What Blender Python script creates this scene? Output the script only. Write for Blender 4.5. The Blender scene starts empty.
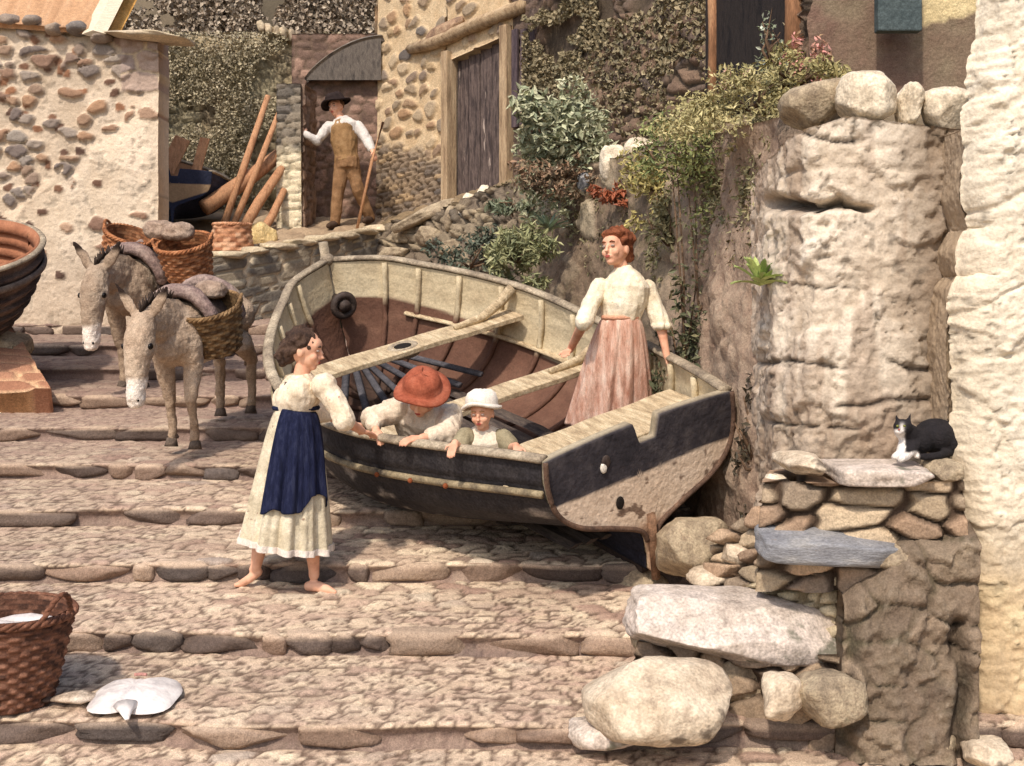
import bpy, math, random
import numpy as np
from mathutils import Vector, Matrix
random.seed(7)
RNG = np.random.default_rng(11)
F = 1236.0
CZ = 2.0                                   # camera height in the world
SC = bpy.context.scene
COL = SC.collection

def P(px, py, d):
    """a point seen at (px,py) at distance d along the view axis"""
    return Vector(((px-512)*d/F, d, CZ+(300-py)*d/F))

# ------------------------------------------------------------------ noise
def _h(i, j, k, s):
    n = (i.astype(np.int64)*374761393 + j.astype(np.int64)*668265263 + k.astype(np.int64)*2147483647 + int(s)*1274126177) & 0xffffffff
    n = ((n ^ (n >> 13))*1274126177) & 0xffffffff
    n = ((n ^ (n >> 16))*2246822519) & 0xffffffff
    return ((n ^ (n >> 15)) & 0xffffff)/float(0xffffff)
def vn(p, s=0):
    p = np.asarray(p, float); i = np.floor(p).astype(np.int64); f = p-i; f = f*f*(3-2*f)
    r = 0
    for a in (0, 1):
        for b in (0, 1):
            for c in (0, 1):
                w = (f[..., 0] if a else 1-f[..., 0])*(f[..., 1] if b else 1-f[..., 1])*(f[..., 2] if c else 1-f[..., 2])
                r = r+w*_h(i[..., 0]+a, i[..., 1]+b, i[..., 2]+c, s)
    return r
def fbm(p, s=0, o=4):
    p = np.asarray(p, float); r = 0; a = .5; t = 0
    for k in range(o):
        r = r+a*vn(p*(2**k), s+k*17); t += a; a *= .5
    return r/t
def voro(u, v, sx, sy, seed=0, jx=.75, jy=.5, warp=.0):
    """jittered brick-like cells; returns edge distance, nearest distance, two random numbers per cell"""
    if warp:
        q = np.stack([u/sx*.9, v/sy*.9, u*0], -1)
        u = u+warp*sx*(fbm(q, seed+5, 2)-.5)*2; v = v+warp*sy*(fbm(q, seed+9, 2)-.5)*2
    a = u/sx; b = v/sy; r0 = np.floor(b).astype(np.int64)
    F1 = np.full(u.shape, 9.); F2 = F1.copy(); H1 = F1*0; H2 = F1*0
    for dr in (-1, 0, 1):
        r = r0+dr; off = _h(r, r*0, r*0, seed+3)*.9; c0 = np.floor(a-off).astype(np.int64)
        for dc in (-1, 0, 1):
            c = c0+dc
            x = c+off+.5+(_h(r, c, r*0, seed)-.5)*jx; y = r+.5+(_h(r, c, r*0+1, seed)-.5)*jy
            d = np.sqrt((a-x)**2+(b-y)**2)
            n = d < F1
            F2 = np.where(n, F1, np.minimum(F2, d)); 
            h = _h(r, c, r*0+2, seed); g = _h(r, c, r*0+3, seed)
            H1 = np.where(n, h, H1); H2 = np.where(n, g, H2); F1 = np.where(n, d, F1)
    return F2-F1, F1, H1, H2
def ss(x, a, b):
    t = np.clip((x-a)/(b-a), 0, 1); return t*t*(3-2*t)

# ------------------------------------------------------------------ colours and materials
def lin(c):
    c = np.asarray(c, float)/255.
    return np.where(c <= .04045, c/12.92, ((c+.055)/1.055)**2.4)
def ramp(t, cols):
    cols = np.array([lin(c) for c in cols]); n = len(cols)-1
    t = np.clip(t, 0, 1)*n; i = np.clip(t.astype(int), 0, n-1); f = (t-i)[..., None]
    return cols[i]*(1-f)+cols[i+1]*f

MATS = {}
def mat(name, cols=None, scale=6., rough=.85, bump=.3, bscale=40., attr=False, amt=.25, spots=None, stretch=None, spec=.25, grain=None):
    """procedural material: noise ramp (or the mesh's own colour), fine mottling, bump"""
    if name in MATS: return MATS[name]
    m = bpy.data.materials.new(name); m.use_nodes = True; N = m.node_tree.nodes; L = m.node_tree.links
    b = N['Principled BSDF']; b.inputs['Roughness'].default_value = rough
    b.inputs['Specular IOR Level'].default_value = spec
    tc = N.new('ShaderNodeTexCoord'); src = tc.outputs['Object']
    if stretch:
        mp = N.new('ShaderNodeMapping'); mp.inputs['Scale'].default_value = stretch; L.new(src, mp.inputs['Vector']); src = mp.outputs[0]
    if attr:
        at = N.new('ShaderNodeAttribute'); at.attribute_name = 'Col'; c = at.outputs['Color']
    else:
        n = N.new('ShaderNodeTexNoise'); n.inputs['Scale'].default_value = scale; n.inputs['Detail'].default_value = 7; n.inputs['Roughness'].default_value = .65
        L.new(src, n.inputs['Vector']); r = N.new('ShaderNodeValToRGB'); L.new(n.outputs['Fac'], r.inputs['Fac'])
        k = len(cols)
        while len(r.color_ramp.elements) < k: r.color_ramp.elements.new(.5)
        for i, e in enumerate(r.color_ramp.elements):
            e.position = .3+.4*i/max(1, k-1); e.color = (*lin(cols[i]), 1)
        c = r.outputs['Color']
    n2 = N.new('ShaderNodeTexNoise'); n2.inputs['Scale'].default_value = bscale*.6; n2.inputs['Detail'].default_value = 6; n2.inputs['Roughness'].default_value = .7
    L.new(src, n2.inputs['Vector'])
    mr = N.new('ShaderNodeMapRange'); mr.inputs['From Min'].default_value = .3; mr.inputs['From Max'].default_value = .7
    mr.inputs['To Min'].default_value = 1-amt; mr.inputs['To Max'].default_value = 1+amt; L.new(n2.outputs['Fac'], mr.inputs['Value'])
    mx = N.new('ShaderNodeVectorMath'); mx.operation = 'SCALE'; L.new(c, mx.inputs[0]); L.new(mr.outputs[0], mx.inputs['Scale']); c = mx.outputs[0]
    if amt > .1:                                # fine grain
        n5 = N.new('ShaderNodeTexNoise'); n5.inputs['Scale'].default_value = bscale*2.6; n5.inputs['Detail'].default_value = 3; L.new(src, n5.inputs['Vector'])
        m5 = N.new('ShaderNodeMapRange'); m5.inputs['From Min'].default_value = .34; m5.inputs['From Max'].default_value = .66; k5 = (grain or amt*.85)
        m5.inputs['To Min'].default_value = 1-k5; m5.inputs['To Max'].default_value = 1+k5; L.new(n5.outputs['Fac'], m5.inputs['Value'])
        x5 = N.new('ShaderNodeVectorMath'); x5.operation = 'SCALE'; L.new(c, x5.inputs[0]); L.new(m5.outputs[0], x5.inputs['Scale']); c = x5.outputs[0]
    if spots:
        sc, thr, scol = spots
        n3 = N.new('ShaderNodeTexNoise'); n3.inputs['Scale'].default_value = sc; n3.inputs['Detail'].default_value = 5; n3.inputs['Roughness'].default_value = .6
        L.new(src, n3.inputs['Vector']); m3 = N.new('ShaderNodeMapRange'); m3.inputs['From Min'].default_value = thr; m3.inputs['From Max'].default_value = thr+.05
        L.new(n3.outputs['Fac'], m3.inputs['Value']); mm = N.new('ShaderNodeMix'); mm.data_type = 'RGBA'
        L.new(m3.outputs[0], mm.inputs[0]); L.new(c, mm.inputs[6]); mm.inputs[7].default_value = (*lin(scol), 1); c = mm.outputs[2]
    L.new(c, b.inputs['Base Color'])
    if bump:
        n4 = N.new('ShaderNodeTexNoise'); n4.inputs['Scale'].default_value = bscale; n4.inputs['Detail'].default_value = 6
        L.new(src, n4.inputs['Vector']); bp = N.new('ShaderNodeBump'); bp.inputs['Strength'].default_value = bump; bp.inputs['Distance'].default_value = .02
        L.new(n4.outputs['Fac'], bp.inputs['Height']); L.new(bp.outputs[0], b.inputs['Normal'])
    MATS[name] = m; return m

# ------------------------------------------------------------------ objects
def props(o, label=None, cat=None, group=None, kind=None):
    if label: o['label'] = label
    if cat: o['category'] = cat
    if group: o['group'] = group
    if kind: o['kind'] = kind
    return o
def link(o, parent=None):
    COL.objects.link(o)
    if parent is not None: o.parent = parent
    return o
def empty(name, loc, label, cat, group=None, rz=0., M=None):
    o = bpy.data.objects.new(name, None); o.empty_display_size = .1; link(o)
    if M is not None: o.matrix_world = M
    else: o.location = loc; o.rotation_euler = (0, 0, rz)
    bpy.context.view_layer.update()
    return props(o, label, cat, group)
def mesh(name, V, Fc, m, parent=None, cols=None, smooth=True, world=True):
    """V in world coordinates unless world=False (then in the parent's)"""
    V = np.asarray(V, float).reshape(-1, 3)
    me = bpy.data.meshes.new(name)
    if isinstance(Fc, np.ndarray) and Fc.ndim == 2:
        k = Fc.shape[1]; me.vertices.add(len(V)); me.loops.add(Fc.size); me.polygons.add(len(Fc))
        me.vertices.foreach_set('co', V.ravel()); me.loops.foreach_set('vertex_index', Fc.ravel().astype(np.int32))
        me.polygons.foreach_set('loop_start', np.arange(0, Fc.size, k, dtype=np.int32)); me.polygons.foreach_set('loop_total', np.full(len(Fc), k, np.int32))
        me.update(calc_edges=True); me.validate()
    else:
        me.from_pydata(V.tolist(), [], [list(map(int, f)) for f in Fc]); me.update()
    if cols is not None:
        a = me.color_attributes.new('Col', 'FLOAT_COLOR', 'POINT')
        c = np.ones((len(V), 4), np.float32); c[:, :3] = cols; a.data.foreach_set('color', c.ravel())
    me.polygons.foreach_set('use_smooth', np.full(len(me.polygons), smooth)); me.update()
    if m: me.materials.append(m)
    o = bpy.data.objects.new(name, me); link(o)
    if parent is not None:
        o.parent = parent
        if world: me.transform(parent.matrix_world.inverted())
    return o
def recenter(o):
    """put a top-level mesh's origin at its own base"""
    me = o.data; n = len(me.vertices); a = np.empty(n*3); me.vertices.foreach_get('co', a); a = a.reshape(-1, 3)
    c = Vector((a[:, 0].mean(), a[:, 1].mean(), a[:, 2].min())); me.transform(Matrix.Translation(-c)); o.location = c
    return o
def gridf(nr, nc, wrap=False, off=0):
    c = nc if wrap else nc-1
    i, j = np.meshgrid(np.arange(nr-1), np.arange(c), indexing='ij'); j2 = (j+1) % nc
    return (np.stack([i*nc+j, i*nc+j2, (i+1)*nc+j2, (i+1)*nc+j], -1).reshape(-1, 4)+off)

class MB:
    """collects simple shapes into one mesh"""
    def __init__(s): s.V = []; s.F = []; s.n = 0
    def add(s, V, Fc):
        V = np.asarray(V, float).reshape(-1, 3); s.V.append(V); s.F += [[int(i)+s.n for i in f] for f in Fc]; s.n += len(V); return s
    def box(s, c, size, R=None, taper=0.):
        c = np.array(c, float); h = np.array(size)/2
        q = np.array([[x, y, z] for x in (-1, 1) for y in (-1, 1) for z in (-1, 1)], float)
        q[:, :2] *= np.where(q[:, 2:] > 0, 1-taper, 1)
        V = q*h
        if R is not None: V = V@np.array(R).T
        return s.add(V+c, [(0, 1, 3, 2), (4, 6, 7, 5), (0, 4, 5, 1), (2, 3, 7, 6), (0, 2, 6, 4), (1, 5, 7, 3)])
    def tube(s, pts, rad, seg=8, flat=1., up=(0, 0, 1), cap=True):
        pts = [Vector(p) for p in pts]; n = len(pts)
        if not hasattr(rad, '__len__'): rad = [rad]*n
        V = []
        for i, p in enumerate(pts):
            t = (pts[min(i+1, n-1)]-pts[max(i-1, 0)])
            t = t.normalized() if t.length > 1e-9 else Vector((0, 0, 1))
            u = Vector(up)
            if abs(t.dot(u)) > .97: u = Vector((1, 0, 0)) if abs(t.x) < .9 else Vector((0, 1, 0))
            a = t.cross(u).normalized(); b = a.cross(t).normalized()
            r = rad[i]; ra, rb = (r if hasattr(r, '__len__') else (r, r*flat))
            for k in range(seg):
                q = 2*math.pi*k/seg; V.append(p+a*ra*math.cos(q)+b*rb*math.sin(q))
        Fc = gridf(n, seg, True).tolist()
        if cap: Fc += [list(range(seg))[::-1], list(range((n-1)*seg, n*seg))]
        return s.add([tuple(v) for v in V], Fc)
    def ball(s, c, r, R=None, n=10):
        if not hasattr(r, '__len__'): r = (r, r, r)
        V = [(0, 0, -1)]; Fc = []
        for i in range(1, n):
            t = -math.pi/2+math.pi*i/n
            for k in range(2*n): a = math.pi*k/n; V.append((math.cos(t)*math.cos(a), math.cos(t)*math.sin(a), math.sin(t)))
        V.append((0, 0, 1)); m = 2*n
        for k in range(m): Fc.append((0, 1+(k+1) % m, 1+k))
        for i in range(n-2):
            for k in range(m): Fc.append((1+i*m+k, 1+i*m+(k+1) % m, 1+(i+1)*m+(k+1) % m, 1+(i+1)*m+k))
        o = 1+(n-2)*m
        for k in range(m): Fc.append((o+k, o+(k+1) % m, o+m))
        V = np.array(V)*np.array(r)
        if R is not None: V = V@np.array(R).T
        return s.add(V+np.array(c, float), Fc)
    def limb(s, pts, rad, seg=12, flat=1., up=(0, 0, 1)):
        s.tube(pts, rad, seg, flat, up)
        for p, r in zip(pts, rad):
            rr = min(r) if hasattr(r, '__len__') else r*min(1, flat)
            s.ball(p, rr*.98, n=6)
        return s
    def lathe(s, prof, c, M=None, seg=32, wob=None):
        V = []
        for r, z in prof:
            for k in range(seg):
                a = 2*math.pi*k/seg; V.append((r*math.cos(a), r*math.sin(a), z))
        V = np.array(V)
        if M is not None: V = V@np.array(M).T
        return s.add(V+np.array(c, float), gridf(len(prof), seg, True))
    def arr(s): return np.concatenate(s.V)
    def build(s, name, m, parent=None, smooth=True, cols=None, bevel=0):
        o = mesh(name, s.arr(), s.F, m, parent, cols, smooth)
        if bevel:
            b = o.modifiers.new('b', 'BEVEL'); b.width = bevel; b.segments = 2; b.limit_method = 'ANGLE'
        return o
    def fuse(s, name, m, parent=None, voxel=.008, sm=2, disp=None, colf=None):
        """join everything into one continuous skin"""
        me = bpy.data.meshes.new('t'); me.from_pydata(s.arr().tolist(), [], s.F); o = bpy.data.objects.new('t', me); COL.objects.link(o)
        r = o.modifiers.new('r', 'REMESH'); r.mode = 'VOXEL'; r.voxel_size = voxel
        if sm: q = o.modifiers.new('s', 'SMOOTH'); q.factor = .5; q.iterations = sm
        dg = bpy.context.evaluated_depsgraph_get(); e = o.evaluated_get(dg); m2 = e.to_mesh()
        n = len(m2.vertices); co = np.empty(n*3); m2.vertices.foreach_get('co', co); co = co.reshape(-1, 3)
        no = np.empty(n*3); m2.vertices.foreach_get('normal', no); no = no.reshape(-1, 3)
        fs = [list(p.vertices) for p in m2.polygons]
        e.to_mesh_clear(); bpy.data.objects.remove(o); bpy.data.meshes.remove(me)
        if disp is not None: co = co+no*disp(co)[:, None]
        return mesh(name, co, fs, m, parent, colf(co) if colf else None)

def frame(f, u=(0, 0, 1)):
    f = Vector(f).normalized(); r = f.cross(Vector(u)).normalized(); u2 = r.cross(f)
    return f, r, u2
def RM(x, y, z): return np.array([list(x), list(y), list(z)]).T   # columns are axes

# ------------------------------------------------------------------ rocks
_ico = {}
def ico(n):
    if n not in _ico:
        import bmesh
        b = bmesh.new(); bmesh.ops.create_icosphere(b, subdivisions=n, radius=1)
        _ico[n] = (np.array([v.co[:] for v in b.verts]), [[v.index for v in f.verts] for f in b.faces]); b.free()
    return _ico[n]
def rockV(c, size, seed, sub=4, boxy=4., amp=.12, rz=0., tilt=(0, 0), facets=14):
    V, Fc = ico(sub); V = V.copy()
    k = (np.abs(V)**boxy).sum(1)**(1/boxy); V = V/k[:, None]
    g = np.random.default_rng(seed)
    for _ in range(facets):                       # worn facets
        n = g.normal(size=3); n /= np.linalg.norm(n); h = g.uniform(.78, 1.04); d = V@n-h; V = V-np.clip(d, 0, None)[:, None]*n*.95
    o = g.uniform(0, 50, 3)
    V = V*(1+amp*1.8*(fbm(V*1.5+o, seed, 3)-.5)[:, None]+amp*.9*(fbm(V*5+o, seed+1, 3)-.5)[:, None])
    V = V*np.array(size)/2
    R = np.array(Matrix.Rotation(rz, 3, 'Z')@Matrix.Rotation(tilt[0], 3, 'X')@Matrix.Rotation(tilt[1], 3, 'Y'))
    return V@R.T+np.array(c, float), Fc
def rock(name, c, size, seed, m, label, group=None, cat='rock', **k):
    V, Fc = rockV(c, size, seed, **k)
    return props(recenter(mesh(name, V, np.array(Fc), m)), label, cat, group)

# ------------------------------------------------------------------ sheets of masonry
def sheet(name, pos, disp, cols, m, thick=.25, parent=None, nrm=None, back=True):
    """a surface grid pos[nr,nc,3], displaced along its normal, with real thickness behind"""
    nr, nc = pos.shape[:2]
    du = np.gradient(pos, axis=1); dv = np.gradient(pos, axis=0)
    n = np.cross(du, dv); n /= np.linalg.norm(n, axis=-1, keepdims=True)+1e-12
    if nrm is not None and (n*np.array(nrm)).sum(-1).mean() < 0: n = -n
    V = (pos+n*disp[..., None]).reshape(-1, 3); Fc = gridf(nr, nc)
    C = cols.reshape(-1, 3)
    if back:
        idx = np.arange(nr*nc).reshape(nr, nc)
        loop = np.concatenate([idx[0], idx[1:, -1], idx[-1, :-1][::-1], idx[1:-1, 0][::-1]])
        nb = n.reshape(-1, 3)[loop]; nb = nb.mean(0); nb /= np.linalg.norm(nb)
        B = V[loop]-nb*thick; k = len(V); l2 = np.arange(k, k+len(loop)); V = np.concatenate([V, B]); C = np.concatenate([C, C[loop]])
        a = np.stack([loop, np.roll(loop, -1), np.roll(l2, -1), l2], -1)
        Fc = np.concatenate([Fc, a])
        o = mesh(name, V, Fc, m, parent, C)
    else: o = mesh(name, V, Fc, m, parent, C)
    return o
def ruled(A, B, nu, nv):
    """A, B: bottom and top polylines (lists of points); returns pos, u metres, v metres"""
    def res(Q):
        Q = np.array([list(q) for q in Q], float); s = np.r_[0, np.cumsum(np.linalg.norm(np.diff(Q, axis=0), axis=1))]
        t = np.linspace(0, s[-1], nu); return np.stack([np.interp(t, s, Q[:, k]) for k in range(3)], -1), s[-1]
    a, la = res(A); b, lb = res(B); w = np.linspace(0, 1, nv)[:, None, None]
    pos = a[None]*(1-w)+b[None]*w
    hh = np.linalg.norm(b-a, axis=1)
    U = np.broadcast_to(np.linspace(0, (la+lb)/2, nu)[None], (nv, nu)).copy(); Vv = w[..., 0]*hh[None]
    return pos, U, Vv+0*U
def pix(pos):
    return 512+F*pos[..., 0]/pos[..., 1], 300-F*(pos[..., 2]-CZ)/pos[..., 1]
def lerpc(c1, c2, w): return c1*(1-w[..., None])+c2*w[..., None]
def cst(c, like): return np.broadcast_to(lin(c), like.shape+(3,))

M_stone = mat('weathered_masonry', attr=True, amt=.22, bump=.5, bscale=45, rough=.92)
M_cob = mat('cobble_stone', attr=True, amt=.25, bump=.4, bscale=60, rough=.85)
M_plaster = mat('lime_plaster', attr=True, amt=.12, bump=.6, bscale=30, rough=.95)

# ================================================================== GROUND
D0, TT, Z0, RR = 5.6, .816, -1.925, .1845
def edge(i): return D0+TT*i
def etop(i): return CZ+Z0+RR*i
RIS = .105
def wob(x, i): return .07*(vn(np.stack([x*.9, x*0+i*5.3, x*0], -1), 3)-.5)*2+.03*(vn(np.stack([x*3, x*0+i*5.3, x*0], -1), 4)-.5)*2
def gz(x, y):
    """height of the stepped street"""
    i = math.floor((y-D0)/TT); t = (y-D0)/TT-i
    return CZ+Z0+RR*i+(RR-RIS)*t
def street():
    xs = np.arange(-6.6, 3.6, .017); rows = []; 
    for i in range(-3, 13):
        y0, y1, zt = edge(i), edge(i+1), etop(i)
        for k in range(7): rows.append((y0, zt-RIS+RIS*k/6*.98, i, 1, (k/6.)))
        n = 34
        for k in range(1, n): t = k/n; rows.append((y0+TT*t, zt+(RR-RIS)*t, i, 0, t))
    R = np.array(rows); X = np.broadcast_to(xs[None], (len(R), len(xs))).copy()
    I = np.broadcast_to(R[:, 2:3], X.shape); tr = np.broadcast_to(R[:, 4:5], X.shape); isr = np.broadcast_to(R[:, 3:4], X.shape)
    w0 = wob(X, I); w1 = wob(X, I+1); Y = R[:, 0:1]+np.where(isr > 0, w0, w0*(1-tr)+w1*tr); Z = R[:, 1:2]+0*X
    arc = np.r_[0, np.cumsum(np.hypot(np.diff(R[:, 0]), np.diff(R[:, 1])))]; Vv = np.broadcast_to(arc[:, None], X.shape)
    e, f, h, g = voro(X, Vv, .165, .088, 5, .9, .8, .4)
    e2, f2, h2, g2 = voro(X, Vv, .12, .055, 15, .9, .8, .4)
    big = ss(fbm(np.stack([X*.8, Y*.8, X*0], -1), 60, 3), .42, .58)
    dome = ss(e, .0, .30)*(.45+.9*h); dome2 = ss(e2, 0, .5)*(.4+.6*h2)
    un = fbm(np.stack([X*4, Vv*7, X*0], -1), 91, 3)-.5
    D = (.014*(dome*(1-big*.6)+dome2*.45*big)+.012*un)*(1-isr*.6)
    pn = fbm(np.stack([X*1.5, Vv*1.5, X*0], -1), 31, 4)
    sc = ramp(.55*h+.45*g, [(120, 100, 90), (192, 168, 144), (208, 188, 162), (156, 128, 112), (216, 198, 170), (136, 122, 116)])
    sc2 = ramp(h2, [(160, 136, 120), (200, 178, 150), (178, 150, 132), (210, 190, 162)])
    mort = ramp(pn, [(138, 112, 94), (170, 144, 122)])
    c = lerpc(mort*.46, lerpc(sc, sc2, big*.6), ss(np.minimum(e, 9*(1-big)+e2+.02), .03, .15))
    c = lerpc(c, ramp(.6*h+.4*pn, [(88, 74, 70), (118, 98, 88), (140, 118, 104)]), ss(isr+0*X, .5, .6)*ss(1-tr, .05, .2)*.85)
    far = ss(Y, 7.6, 11.0); warm = ramp(pn, [(104, 86, 80), (152, 128, 116)])
    c = lerpc(c, warm, .72*far)
    c = c*(.8+.45*fbm(np.stack([X*.6, Y*1.3, X*0], -1), 77, 3))[..., None]
    Zd = Z+D*np.where(isr > 0, .2, 1); Yd = Y-D*isr+.035*isr*np.sin(np.clip(tr, 0, 1)*math.pi)
    pos = np.stack([X, Yd, Zd], -1)
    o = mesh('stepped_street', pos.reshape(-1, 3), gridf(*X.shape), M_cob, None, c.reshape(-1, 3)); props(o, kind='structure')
    # the long dark stones that edge each step
    Vs = []; Fs = []; Cs = []; n = 0; g = np.random.default_rng(5)
    for i in range(-2, 13):
        x = -6.6+g.uniform(0, .3)
        while x < 3.3:
            L = g.uniform(.2, .56) if g.random() < .8 else g.uniform(.12, .2)
            if g.random() > .10:
                cx = x+L/2; yy = edge(i)+float(wob(np.array([cx]), i)[0])
                hh = RIS*g.uniform(1.0, 1.25); dp = g.uniform(.14, .22)
                V, Fc = rockV((cx, yy+dp*.38, etop(i)-hh*.43+g.uniform(-.006, .010)), (L*1.04, dp, hh), int(g.integers(1e6)), sub=3, boxy=6, facets=6, amp=.16, rz=g.uniform(-.06, .06))
                col = ramp(np.array([g.random()]), [(80, 68, 62), (106, 90, 80), (86, 78, 74), (130, 108, 92), (148, 128, 110)])[0]*g.uniform(.8, 1.15)
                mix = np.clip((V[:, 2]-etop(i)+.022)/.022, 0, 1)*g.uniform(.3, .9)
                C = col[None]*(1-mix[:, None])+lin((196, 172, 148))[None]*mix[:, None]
                Vs.append(V); Fs.append(np.array(Fc)+n); Cs.append(C); n += len(V)
            x += L+g.uniform(-.02, .015)
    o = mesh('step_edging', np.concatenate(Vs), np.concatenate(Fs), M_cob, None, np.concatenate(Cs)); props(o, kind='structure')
    o = mesh('ground', [(-60, -40, -2.2), (60, -40, -2.2), (60, 60, -2.2), (-60, 60, -2.2)], [(0, 1, 2, 3)], mat('bare_earth', [(110, 92, 72), (150, 128, 100)], scale=3)); props(o, kind='structure')
street()

def soil(name, A, B, nu, nv, cols, amp=.06, seed=1, kind='structure'):
    pos, U, W = ruled(A, B, nu, nv); n = fbm(np.stack([U*2, W*2, U*0], -1), seed, 5)
    e, f, h, g = voro(U, W, .3, .2, seed, .9, .9, .3)
    c = ramp(.6*n+.4*h, cols)
    o = sheet(name, pos, amp*(n-.3)+.03*ss(e, 0, .3)*(h > .6), c, M_stone, back=False, nrm=(0, 0, 1)); props(o, kind=kind)
    return o
# yard behind the low wall, terrace above the bank
soil('yard_ground', [P(170, 262, 12.9), P(205, 260, 13.1), P(385, 232, 15.15)], [P(60, 190, 19), P(300, 190, 19), P(420, 190, 19)], 120, 90, [(110, 92, 76), (160, 138, 112), (190, 168, 140)], seed=41)
RT = [P(378, 230, 15.15), P(445, 212, 14.3), P(520, 184, 12.6), P(600, 166, 10.8), P(690, 142, 9.0), P(760, 128, 7.6), P(800, 118, 6.9), P(990, 132, 6.7)]
HB = [P(378, 212, 16.1), P(450, 190, 15.0), P(530, 172, 13.9), P(600, 142, 12.4), P(700, 112, 10.6), P(815, 92, 8.7), P(1040, 106, 8.6)]
soil('terrace_ground', RT[:], [p+Vector((0.1, .5, -.02)) for p in HB], 260, 60, [(88, 76, 60), (120, 104, 80), (150, 128, 100)], amp=.12, seed=43)

# ================================================================== WALLS
def stonewall(name, A, B, res, style, label, cat='stone wall', thick=.35, nrm=(0, -1, 0), seed=1, group=None, parent=None, ragged=0.):
    la = sum((Vector(B[i+1])-Vector(B[i])).length for i in range(len(B)-1)); hv = max((Vector(b)-Vector(a)).length for a, b in zip(A, B))
    nu = max(4, int(la/res)); nv = max(4, int(hv/res)); pos, U, W = ruled(A, B, nu, nv)
    if ragged:
        r = ragged*(fbm(np.stack([U[-1]*3, U[-1]*0, U[-1]*0], -1), seed+7, 3)-.4); pos[..., 2] += r[None]*(W/W.max(0, keepdims=True))**2
    d, c, m = style(pos, U, W, seed)
    o = sheet(name, pos, d, c, m, thick, parent, nrm)
    if parent is None: props(recenter(o), label, cat, group)
    return o
def rubble_style(sx, sy, stones, mortar, depth=.03, gap=(.05, .22), jx=.8, jy=.4, warp=.3, m=None):
    def f(pos, U, W, seed):
        e, f1, h, g = voro(U, W, sx, sy, seed, jx, jy, warp)
        n = fbm(np.stack([U*5, W*5, U*0], -1), seed+2, 4); s = ss(e, *gap)
        c = ramp(.7*h+.3*n, stones)*(.75+.5*g)[..., None]
        c = lerpc(ramp(n, mortar), c, s)
        return depth*s*(.5+h)+.02*(n-.5), c, m or M_stone
    return f

# --- pale plastered house end at the left, rubble showing through its upper corner
def left_style(pos, U, W, seed):
    px, py = pix(pos); n = fbm(np.stack([U*3, W*3, U*0], -1), seed, 5); n2 = fbm(np.stack([U*14, W*14, U*0], -1), seed+3, 3)
    e, f1, h, g = voro(U, W, .25, .15, seed, .8, .6, .45)
    e2, f2, h2, g2 = voro(U, W, .14, .12, seed+40, .8, .8, .3)
    reg = ss(150-py+(105-px)*.9+60*(n-.5), 0, 25)                # exposed rubble corner
    top = ss(62-py+20*(n-.5), 0, 8)
    quoin = ss(px-120, 0, 3)*ss(93-py, 0, 3)
    exp = np.clip(reg+top, 0, 1)
    dens = np.maximum(exp*.74, .10)
    isst = (h < dens)
    s = ss(.42-f1*1.0+.12*(g-.5), 0, .08)*isst*ss(e, .02, .12)
    s2 = ss(.40-f2, 0, .08)*(h2 < .045+.2*exp)*ss(e2, .02, .1)*(1-s)
    stc = ramp(g, [(128, 118, 110), (152, 126, 104), (166, 132, 104), (130, 106, 92), (156, 146, 134), (112, 100, 94)])
    low = ramp(g, [(170, 134, 110), (140, 106, 86), (184, 154, 128), (124, 96, 82)])
    stc = lerpc(low, stc, exp)
    pl = ramp(.65*n+.35*n2, [(188, 166, 144), (214, 194, 168), (226, 208, 184), (198, 168, 148)])
    low_d = ss(py, 215, 300)                                     # darker towards the foot
    pl = lerpc(pl, ramp(n2, [(150, 132, 114), (196, 178, 156)]), .55*low_d)
    pl = lerpc(pl, ramp(n, [(150, 130, 108), (196, 180, 160)]), .5*exp)
    fl = ss(fbm(np.stack([U*2.1, W*2.1, U*0], -1), seed+71, 5), .50, .515); pl = pl*(1-.10*fl)[..., None]; pit = ss(n2, .66, .72)
    pl = pl*(1-.3*pit)[..., None]
    c = lerpc(lerpc(pl, stc, s), ramp(g2, [(90, 70, 60), (150, 108, 80)]), s2)
    # squared quoin stones
    eq, fq, hq, gq = voro(U, W, .42, .2, 9, .3, .1, .1); q = ss(eq, .04, .12)
    cq = lerpc(cst((200, 180, 150), U), ramp(hq, [(150, 130, 122), (176, 154, 138), (132, 122, 122)]), q)
    c = lerpc(c, cq, quoin)
    d = .04*n+.014*n2+.018*s*(1-quoin)+.018*s2+.02*q*quoin-.03*exp*(1-s)-.012*pit-.012*fl*(1-s)
    return d, c, M_plaster
house = empty('cottage', P(60, 330, 13), 'pale plastered cottage end at the far left under an orange roof, rubble in its corner', 'cottage')
stonewall('wall', [P(-150, 345, 13), P(158, 338, 13)], [P(-150, -2, 13), P(0, 16, 13), P(100, 34, 13), P(159, 36, 13)], .02, left_style, None, parent=house, seed=21, thick=.4)
mb = MB(); g = np.random.default_rng(3); V0 = []
x = -60; Vs = []; Fs = []; Cs = []; n = 0
while x < 112:
    w = g.uniform(16, 24); py = 16+max(0, x)*.19; V, Fc = rockV(P(x+w/2, py+g.uniform(0, 5), 12.98), (w*.0107, .3, g.uniform(.12, .17)), int(g.integers(1e6)), sub=3, boxy=2.8)
    Vs.append(V); Fs.append(np.array(Fc)+n); n += len(V); Cs.append(np.tile(ramp(np.array([g.random()]), [(112, 108, 106), (158, 140, 122), (96, 92, 94)])[0], (len(V), 1))); x += w+2
mesh('coping', np.concatenate(Vs), np.concatenate(Fs), M_stone, house, np.concatenate(Cs))
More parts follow.
